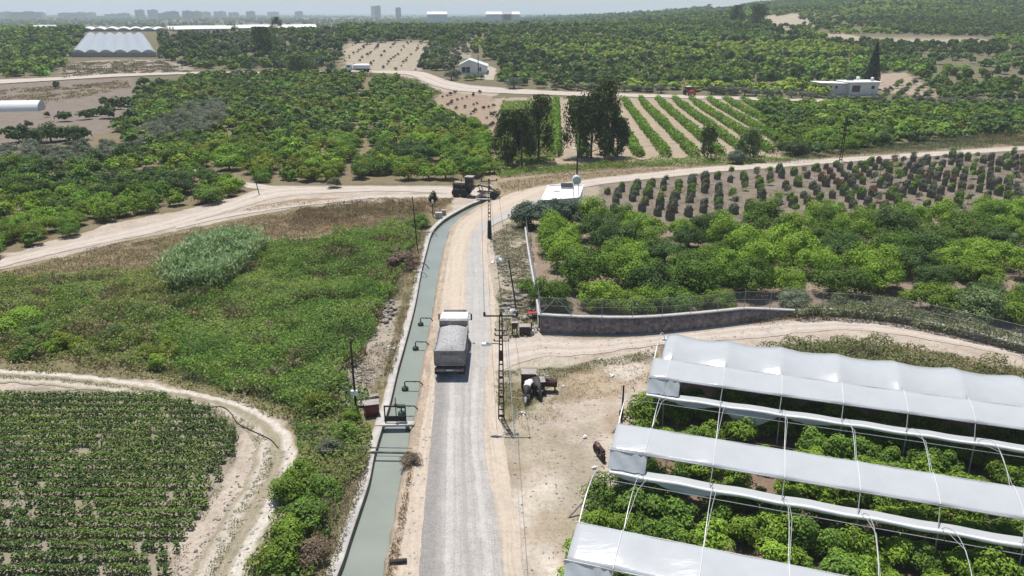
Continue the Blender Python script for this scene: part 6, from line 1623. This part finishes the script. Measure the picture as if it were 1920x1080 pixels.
e = crate(965, 628, .55, .4, .6, .1, "small rusty meter cabinet on a stand between verge and brown box", "meter_cabinet", .7)
p = gr(996, 626); e = empty("valve_assembly", tuple(p), 0, "pale concrete block with a black valve beside the brown metal box", "water valve")
MB().box((0, 0, .18), (.55, .5, .36), bevel=.04).build("block", M['concrete'], e); MB().tube([(0, 0, .36), (0, 0, .95), (.05, 0, 1.15)], [.07, .06, .1], 8).build("valve", M['steel_dark'], e)
def heap(u, v, n, r, size, mat, name, label, seed, h=.35):
    p = gr(u, v); rng = np.random.default_rng(seed); m = MB()
    for k in range(n):
        a = rng.uniform(0, 6.28); q = r * rng.random() ** .6; s = size * rng.uniform(.5, 1.4)
        z = h * (1 - q / r) * rng.uniform(.5, 1) + s * .12
        bmesh.ops.create_icosphere(m.b, subdivisions=1, radius=s * .55, matrix=Matrix.Translation((q * math.cos(a), q * math.sin(a) * .8, z)) @ Euler(rng.uniform(0, 3, 3)).to_matrix().to_4x4() @ Matrix.Diagonal((1, rng.uniform(.5, 1), rng.uniform(.35, .7), 1)))
    for vv in m.b.verts: vv.co += Vector(rng.normal(size=3) * size * .07)
    o = m.build(name, M[mat], flat=True); o.location = p
    tag(o, label, "heap" if n > 6 else "litter"); return o
heap(1006, 620, 14, .75, .38, 'litter', "litter_heap", "heap of pale rubbish between the brown box and the stone wall", 1)
heap(966, 588, 12, 1.2, .45, 'litter', "litter_heap", "white rubbish around the foot of the leaning pole", 2, .15)
heap(938, 491, 8, 1.0, .8, 'litter', "litter_heap", "white sheet litter on the road verge above the leaning pole", 3, .1)
heap(661, 755, 12, 1.1, .35, 'litter', "litter_heap", "pale rubble and bags behind the planks by the pump box", 4)
heap(740, 655, 9, .9, .3, 'litter', "litter_heap", "scattered pale litter beside the canal wall coping", 5, .1)
for k, (u, v, lab) in enumerate(((1128, 674, "white plastic bag on the brown grass of the yard"), (1146, 705, "white bag on the pale dirt of the yard"), (1060, 726, "small white bag right of the barrel"), (1197, 709, "white scrap near the greenhouse corner"), (980, 778, "white scrap in the weeds in front of the cow"), (1096, 822, "pale scrap on the yard short of the motorcycle"), (1115, 880, "white rags at the greenhouse stays below the motorcycle"), (1125, 893, "white bundle at the foot of the greenhouse stays"), (640, 646, "white scrap on the rubble above the slim pole"))):
    heap(u, v, 4, .22, .34, 'litter', "plastic_bag", lab, 20 + k, .1)
p = gr(998, 596); e = empty("handcart", tuple(p), .2, "small red cart with a dark box beside the fence kerb", "cart")
MB().box((0, 0, .55), (.9, .5, .10), bevel=.02).build("tray", M['red_paint'], e); MB().box((.25, -.6, .35), (.75, .6, .6), bevel=.03).build("box", M['black'], e)
for s in (-1, 1): MB().lathe([(.05, -.04), (.2, -.04), (.22, 0), (.2, .04), (.05, .04)], (s * .45, 0, .22), 14, 'X').build("wheel", M['black'], e)
MB().tube([(-.45, 0, .58), (-.9, .1, .95)], .025, 6).build("handle", M['red_paint'], e)
# hose across the bend of the field track
pts = [gr(u, v) + Vector((0, 0, .09)) for u, v in ((392, 766), (415, 764), (432, 775), (446, 795), (470, 808), (492, 818), (510, 828), (522, 842))]
c = spline([tuple(q) for q in pts], 40); o = MB().tube([Vector(q) - pts[0] for q in c], .03, 6).build("hose", M['steel_dark']); o.location = pts[0]
tag(o, "dark irrigation hose lying across the bend of the rutted field track", "hose")
# stones: rubble heaps by the canal, scattered stones
def stones(px, n, size, seed, zf=1.0):
    w = gpoly(px); rng = np.random.default_rng(seed); lo, hi = w.min(0), w.max(0)
    x = rng.uniform(lo[0], hi[0], n * 4); y = rng.uniform(lo[1], hi[1], n * 4); k = inside(w, x, y) & ~inside(CANAL_CUT, x, y); x, y = x[k][:n], y[k][:n]
    V, Fq = [], []
    base = np.array([(-1, -1, -1), (1, -1, -1), (1, 1, -1), (-1, 1, -1), (-1, -1, 1), (1, -1, 1), (1, 1, 1), (-1, 1, 1)]) * .5
    fq = np.array([(0, 3, 2, 1), (4, 5, 6, 7), (0, 1, 5, 4), (1, 2, 6, 5), (2, 3, 7, 6), (3, 0, 4, 7)])
    for i in range(len(x)):
        s = size * (.35 + rng.random() ** 3 * 1.6); a = rng.uniform(0, 3)
        b = base * np.array([s, s * rng.uniform(.5, 1), s * rng.uniform(.3, .7)]) * np.where(base[:, 2:] > 0, .65, 1) + rng.normal(size=(8, 3)) * s * .09
        b = np.c_[b[:, 0] * math.cos(a) - b[:, 1] * math.sin(a), b[:, 0] * math.sin(a) + b[:, 1] * math.cos(a), b[:, 2]]
        V.append(b + np.array([x[i], y[i], s * .16 * zf])); Fq.append(fq + 8 * i)
    V = np.concatenate(V); return V, np.concatenate(Fq)
def stuff_stones(name, sets, mat):
    V, Fq, b = [], [], 0
    for v_, f_ in sets: V.append(v_); Fq.append(f_ + b); b += len(v_)
    tag(raw_mesh(name, np.concatenate(V), np.concatenate(Fq), mat), kind="stuff")
stuff_stones("rubble", [stones(P_RUBBLE, 500, .15, 1), stones([(705, 575), (740, 565), (745, 590), (720, 610), (705, 600)], 160, .28, 2, 3.0), stones([(636, 680), (700, 690), (700, 735), (650, 745), (636, 720)], 260, .18, 3, 1.5),
                        stones(P_VERGE, 500, .18, 4), stones([(935, 560), (1000, 555), (1008, 600), (945, 600)], 160, .4, 5, 2.0), stones([(930, 490), (1000, 470), (1000, 540), (940, 535)], 260, .28, 12, 1.6)], M['rock'])
stuff_stones("pebbles", [stones(P_YARD, 900, .08, 6), stones([(760, 1130), (733, 1080), (760, 950), (783, 800), (800, 693), (815, 600), (830, 600), (812, 760), (797, 940), (785, 1130)], 700, .10, 7),
                         stones([(1250, 640), (1480, 605), (1500, 622), (1260, 650), (1000, 668), (1000, 636)], 500, .11, 8), stones([(300, 1120), (440, 900), (480, 838), (550, 832), (552, 880), (430, 1130)], 900, .13, 9), stones(P_DRY, 300, .12, 10), stones([(630, 1100), (690, 880), (705, 860), (660, 1000)], 300, .2, 11)], M['rock'])

# ------------------------------------------------------------------ buildings
# flat white roofed farm building at the road bend
q = [at(1028, 349, 3.0), at(1094, 349, 3.0), at(1086, 373, 3.0), at(1014, 378, 3.0)]
c0 = sum((Vector(x) for x in q), Vector()) / 4; c0.z = 0
fb = empty("farm_building", tuple(c0), 0, "small farm building with a flat bright white roof at the road bend", "building")
lq = [Vector((x.x - c0.x, x.y - c0.y, 0)) for x in q]
MB().prism([x * .96 + Vector((0, 0, -.1)) for x in lq], (0, 0, 2.95)).build("wall", M['plaster'], fb)
rf = MB().prism([x + Vector((0, 0, 2.86)) for x in lq], (0, 0, .16)).build("roof", M['roof_white'], fb)
m = MB()
for a, b in zip(lq, lq[1:] + lq[:1]):
    d = (b - a); L = d.length; ang = math.atan2(d.y, d.x); mm = (a + b) / 2
    m.box((mm.x * .985, mm.y * .985, 3.12), (L * .97, .16, .2), (0, 0, ang))
m.build("parapet", M['roof_white'], rf)
for k, f in enumerate((.3, .62)):
    pw = lq[3].lerp(lq[2], f) * .96; fr_ = MB().box((pw.x, pw.y - .03, 1.5), (1.0, .06, 1.1), (0, 0, math.atan2(lq[2].y - lq[3].y, lq[2].x - lq[3].x))).build("window", M['glass'], fb)
MB().box((lq[0].x * .45, lq[0].y * .2, 3.06), (.9, .6, .08), (0, 0, .3)).build("roof_hatch", M['rust_lid'], rf)
pw = at(1080, 372, 3.0) - c0
wt = empty("water_tank", (c0.x + pw.x, c0.y + pw.y, 3.02), 0, "round pale water tank on a thin leg stand on the white roof", "water tank")
for sx in (-.42, .42):
    for sy in (-.4, .4): MB().tube([(sx, sy, 0), (sx * .8, sy * .8, 2.2)], .035, 6).build("leg", M['galv'], wt)
MB().lathe([(.1, -.75), (.62, -.7), (.66, 0), (.62, .7), (.1, .75)], (0, 0, 2.8), 20, 'Y').build("tank", plain("tank_steel", (.6, .62, .64), .4, .3, .1, 2), wt)
MB().box((0, 0, 2.18), (.8, .9, .06)).build("platform", M['galv'], wt)
pw = at(1063, 353, 3.0) - c0
sp = empty("solar_panel", (c0.x + pw.x, c0.y + pw.y, 3.02), 0, "dark solar water panel at the far edge of the white roof", "solar panel")
MB().box((0, 0, .45), (1.9, 1.0, .08), (.5, 0, 0)).build("panel", M['glass'], sp)
for s in (-1, 1): MB().tube([(s * .8, .3, 0), (s * .8, .35, .62)], .03, 5).build("leg", M['galv'], sp)
# gabled white house
ph = gr(887, 139)
hs = empty("gabled_house", tuple(ph), .0, "small white house with a pale gabled roof by the upper track", "house")
hw, hd, he, hr_ = 11.6, 13.0, 3.4, 5.8
MB().prism([(-hw / 2, 0, -.5), (hw / 2, 0, -.5), (hw / 2, 0, he), (-hw * .14, 0, hr_), (-hw / 2, 0, he + .4)], (0, hd, 0)).build("wall", M['plaster'], hs)
for a, b in (((-hw / 2 - .5, he + .12), (-hw * .14, hr_ + .02)), ((-hw * .14, hr_ + .02), (hw / 2 + .5, he - .22))):
    MB().prism([(a[0], -.7, a[1]), (b[0], -.7, b[1]), (b[0], -.7, b[1] + .16), (a[0], -.7, a[1] + .16)], (0, hd + 1.4, 0)).build("roof", M['roof_sheet'], hs)
for x, w in ((-3.0, 3.4), (2.9, 1.2)):
    f = MB().box((x, -.04, 1.75 if w > 2 else 2.0), (w, .10, 2.3 if w > 2 else 1.5)).build("window", M['glass'], hs)
    MB().box((x, -.10, 1.75 if w > 2 else 2.0), (.14, .06, 2.3 if w > 2 else 1.5)).build("mullion", M['plaster'], f)
MB().box((0, -1.4, -.1), (hw, 2.6, .3)).build("terrace", M['concrete'], hs)
wall_run("garden_wall", [(856, 141), (866, 146), (876, 155), (884, 158), (896, 156)], 2.2, 1.8, .35, M['roof_sheet'], "pale grey garden wall curving before the gabled house", None, n=24)
p = gr(879, 151); plant("garden_bush", CITRUS_MID[0], None, p.x, p.y, 2.6, 2.2, BRIGHT * .7, "round green garden bush behind the curved house wall", "bush", None, parts=False)
p = gr(897, 149); plant("garden_bush", CITRUS_MID[1], None, p.x, p.y, 2.8, 2.2, MIDG, "wide dark garden bush beside the gabled house window", "bush", None, parts=False)
# flat roofed farmhouse with a lean-to
ph = gr(1618, 178)
fh = empty("farmhouse", tuple(ph), .12, "pale flat roofed farmhouse with a lean to, in front of the cypress", "house")
MB().box((0, 4, 2.0), (11, 8, 4.6)).build("wall", M['plaster'], fh)
MB().box((.2, 4, 4.42), (12.6, 9.4, .28), bevel=.04).build("roof", M['roof_white'], fh)
MB().box((-3.0, -.03, 2.2), (3.0, .12, 2.2)).build("doorway", plain("reddish_doorway", (.12, .06, .055), .8), fh)
for x in (3.4,): MB().box((x, -.03, 2.6), (1.2, .10, 1.1)).build("window", M['glass'], fh)
MB().box((-9.2, 5, 1.9), (8, 6, 4.0)).build("side_wing", M['plaster'], fh)
for x in (-11.6, -9.4): MB().box((x, 1.97, 2.6), (.8, .1, .9)).build("window", M['glass'], fh)
MB().box((-10.4, 4.6, 4.08), (11.6, 8.0, .2), (0, .03, 0), bevel=.03).build("lean_to_roof", M['roof_white'], fh)
MB().lathe([(.1, 0), (.6, .05), (.62, 1.1), (.3, 1.4)], (1.0, 6.5, 4.56), 12).build("roof_tank", M['white_paint'], fh)
MB().lathe([(.1, 0), (.6, .05), (.62, 1.1), (.3, 1.4)], (4.2, 2.5, 4.56), 12).build("roof_tank", M['galv'], fh)
MB().box((-2.4, 6, 4.9), (2.6, 1.2, .12), (.5, 0, 0)).build("solar_collector", M['glass'], fh)
# far greenhouses
def tunnel_house(u0, u1, v0, v1, bays, h, label, wall_h=2.4, mat='film_white', dmax=95, shear=0.0, taper=.0018):
    a, b = gr(u0, v0), gr(u1, v0); L = b.x - a.x
    far_y = gr((u0 + u1) / 2, v1).y; D = min(max(far_y - a.y, 12), dmax)
    zb = (a.z + b.z) / 2
    e = empty("tunnel_greenhouse", (a.x, a.y, zb), math.atan2(b.y - a.y, L), label, "greenhouse")
    bw = L / bays
    for k in range(bays):
        out_ = [(k * bw + bw * t, 0, wall_h + (h - wall_h) * math.sin(math.pi * t)) for t in np.linspace(0, 1, 13)]
        rows = []
        for y in np.linspace(0, D, 9):
            zt = float(terr(a.x + L / 2, a.y + y)) - zb
            rows.append([(x * (1 - taper * y) + shear * y, y, z + max(zt, -.3)) for x, _, z in out_])
        MB().grid(rows).build("roof_film", M[mat], e, angle=60)
        MB().prism([(k * bw + .05, -.02, wall_h - .02)] + [(x, -.02, z - .03) for x, _, z in out_[1:-1]] + [((k + 1) * bw - .05, -.02, wall_h - .02)], (0, .05, 0)).build("gable_film", M['film'], e)
    MB().box((L / 2, .02, wall_h / 2 - .6), (L, .1, wall_h + 1.2)).build("front_wall", M['rust_lid'], e)
    
    return e
tunnel_house(134, 294, 107, 62, 6, 3.6, "large white tunnel greenhouse of six joined arches on the far plateau", 2.2, 'film', shear=-.44)
tunnel_house(150, 315, 59, 56, 7, 2.4, "lower white tunnel roofs directly behind the six arch greenhouse", 1.2, shear=-.44, dmax=30)
for u0_, u1_, v_, wd_, lab_ in ((362, 470, (560, 585), 9, "long low white tunnel beyond the plateau orchard, nearer stretch"), (476, 614, (588, 612), 9, "long low white tunnel beyond the plateau orchard, farther stretch")):
    ya_, yb_ = v_; xa_, xb_ = (u0_ - 960) / F_PX * ya_ * 1.0, (u1_ - 960) / F_PX * yb_
    a_, b_ = Vector((xa_, ya_, float(terr(xa_, ya_)))), Vector((xb_, yb_, float(terr(xb_, yb_)))); L_ = (b_ - a_).length
    e = empty("long_tunnel", (a_.x, a_.y, min(a_.z, b_.z)), math.atan2(b_.y - a_.y, b_.x - a_.x), lab_, "greenhouse")
    for k in range(3):
        MB().grid([[(x, k * wd_ + wd_ * t, 1.3 + 1.9 * math.sin(math.pi * t) + (b_.z - a_.z) * x / L_ + .15 * math.sin(x / 9)) for t in np.linspace(0, 1, 11)] for x in np.linspace(0, L_, 24)]).build("roof_film", M['film_white'], e, angle=60)
    MB().box((L_ / 2, .05, .4), (L_, .1, 2.0)).build("front_wall", M['film'], e)
tunnel_house(58, 90, 60.5, 59, 3, 4.5, "short white tunnel roofs at the far left of the plateau", 1.6)
p0 = gr(-30, 208)
e = empty("film_tunnel", (p0.x, p0.y, p0.z), .12, "low white film tunnel end at the ploughed field's outer edge", "greenhouse")
for k in range(2):
    rows = [[(x, k * 5 + 2.6 * math.cos(a), 2.6 * math.sin(a)) for a in np.linspace(0, math.pi, 11)] for x in np.linspace(-12, 17 - 2 * k, 12)]
    MB().grid(rows).build("roof_film", M['film_white'], e, angle=60)
    MB().prism([(17 - 2 * k, k * 5 + 2.58 * math.cos(a), 2.58 * math.sin(a)) for a in np.linspace(0, math.pi, 11)], (-.06, 0, 0)).build("gable_film", M['film'], e)
for u, v, L, lab in ((935, 20.5, 60, "white shed roof far beyond the ridge, larger"), (958, 19, 40, "white shed roof far beyond the ridge, smaller"), (820, 18.2, 46, "grey white shed far out on the plain beside the ridge")):
    dx, dy, dz = ray(u, 27.5); y = 1900; x = dx / dy * y
    e = empty("far_shed", (x, y, -1), 0, lab, "shed"); 
    MB().box((0, 0, 10), (L, 20, 30)).build("wall", M['plaster'], e)
    MB().prism([(-L / 2 - 1, -12, 25), (L / 2 + 1, -12, 25), (L / 2 + 1, 0, 31), (-L / 2 - 1, 0, 31)], (0, 0, .6)).build("roof", M['roof_white'], e)

# city on the plain
M['city'] = plain("far_render", (.42, .40, .39), .9, 0, .12, .02)
M['city_dark'] = plain("far_render_grey", (.16, .16, .18), .9, 0, .12, .02)
M['city_win'] = plain("far_window_bands", (.10, .11, .13), .4)
crg = np.random.default_rng(19)
def block(u, w_px, vtop, y, label, mat='city', d=22):
    x = (u - 960) / F_PX * y / 1.0; wm = w_px / F_PX * y
    ang = PITCH + math.atan((vtop - 540) / F_PX); h = CAM_H - y * math.tan(ang)
    e = empty("tower_block", (x, y, 0), crg.uniform(-.08, .08), label, "tower block", "tower blocks of the far city")
    MB().box((0, 0, h / 2 - 1), (wm, d, h + 2)).build("wall", M[mat], e)
    m = MB(); n = max(int(h / 6), 2)
    for k in range(n): m.box((0, -d / 2 - .1, 4 + k * (h - 4) / n), (wm * .86, .3, 1.8))
    m.build("window_bands", M['city_win'], e)
    MB().box((wm * .15, 0, h + 1.2), (wm * .3, d * .5, 2.6)).build("roof_house", M[mat], e)
blocks = [(4, 10, 24, "slim tower at the skyline's outer edge"), (22, 14, 31, "low wide block next to the edge tower"), (52, 16, 27, "block before the long slab pair"), (68, 20, 26, "wide slab, largest of its pair"), (84, 8, 29, "small slab joined to the wide pair"), (103, 38, 26, "long pale slab of the skyline"), (131, 8, 27, "narrow block beside the long slab"), (170, 10, 28, "lone thin block in the plain"), (196, 28, 27, "long low slab behind the tunnel roofs"), (218, 10, 27, "square block behind the tunnel roofs"),
          (255, 16, 30, "squat square block, darker"), (276, 14, 28.5, "second squat block, darker"), (305, 11, 22, "tall tower, first of the twin towers"), (328, 11, 22, "tall tower, second of the twin towers"), (345, 10, 28, "low block beside the twin towers"), (362, 14, 25, "stepped block past the twin towers"), (388, 10, 24, "tower in the dense quarter, slim"), (404, 10, 25, "tower in the dense quarter, squarer"), (420, 12, 26, "broad block in the dense quarter"), (446, 14, 25, "pale broad block past the dense quarter"), (470, 12, 27, "low pale block towards the ridge"),
          (500, 10, 25, "lone block before the ridge trees"), (540, 14, 26, "wide low block before the ridge trees"), (585, 10, 25, "small block above the tunnel line end"), (716, 5, 15, "paired tower above the ridge, slimmer"), (724, 6, 14.5, "paired tower above the ridge, taller"), (760, 6, 18, "short tower beyond the paired towers")]
for u, w_, vt, lab in blocks:
    block(u, w_ * 1.25, vt - 3.5, crg.uniform(3300, 4300), "hazy " + lab, 'city_dark' if crg.random() < .75 else 'city', crg.uniform(18, 40))
# low mountains far behind the hill on the right
mx_ = np.linspace(500, 9000, 160); myr = np.linspace(0, 1, 9)
mh = 122 * smooth(500, 3400, mx_) * (.5 + .5 * fbm(mx_, mx_ * 0, 1600, 3)) 
rows = [np.c_[mx_, np.full(160, 7200 + 1600 * q + 200 * np.sin(mx_ / 700)), mh * math.sin(math.pi * q) * (.8 + .2 * fbm(mx_, np.full(160, q * 3000), 500, 6)) - 2] for q in myr]
tag(ribbon("hills", rows, plain("far_hill_scrub", (.11, .13, .08), .95, 0, .2, .002), smooth_=True), kind="structure")

# ------------------------------------------------------------------ air
m, nt, out = new_mat("haze_air")
pv = N_(nt, "ShaderNodeVolumePrincipled"); pv.inputs["Color"].default_value = (.82, .91, 1.0, 1); pv.inputs["Density"].default_value = 0.00019; pv.inputs["Anisotropy"].default_value = 0.0
nt.links.new(pv.outputs[0], out.inputs["Volume"])
hz = MB().box((0, 0, 64.5), (53000, 53000, 135)).build("haze", m)
tag(hz, kind="stuff")
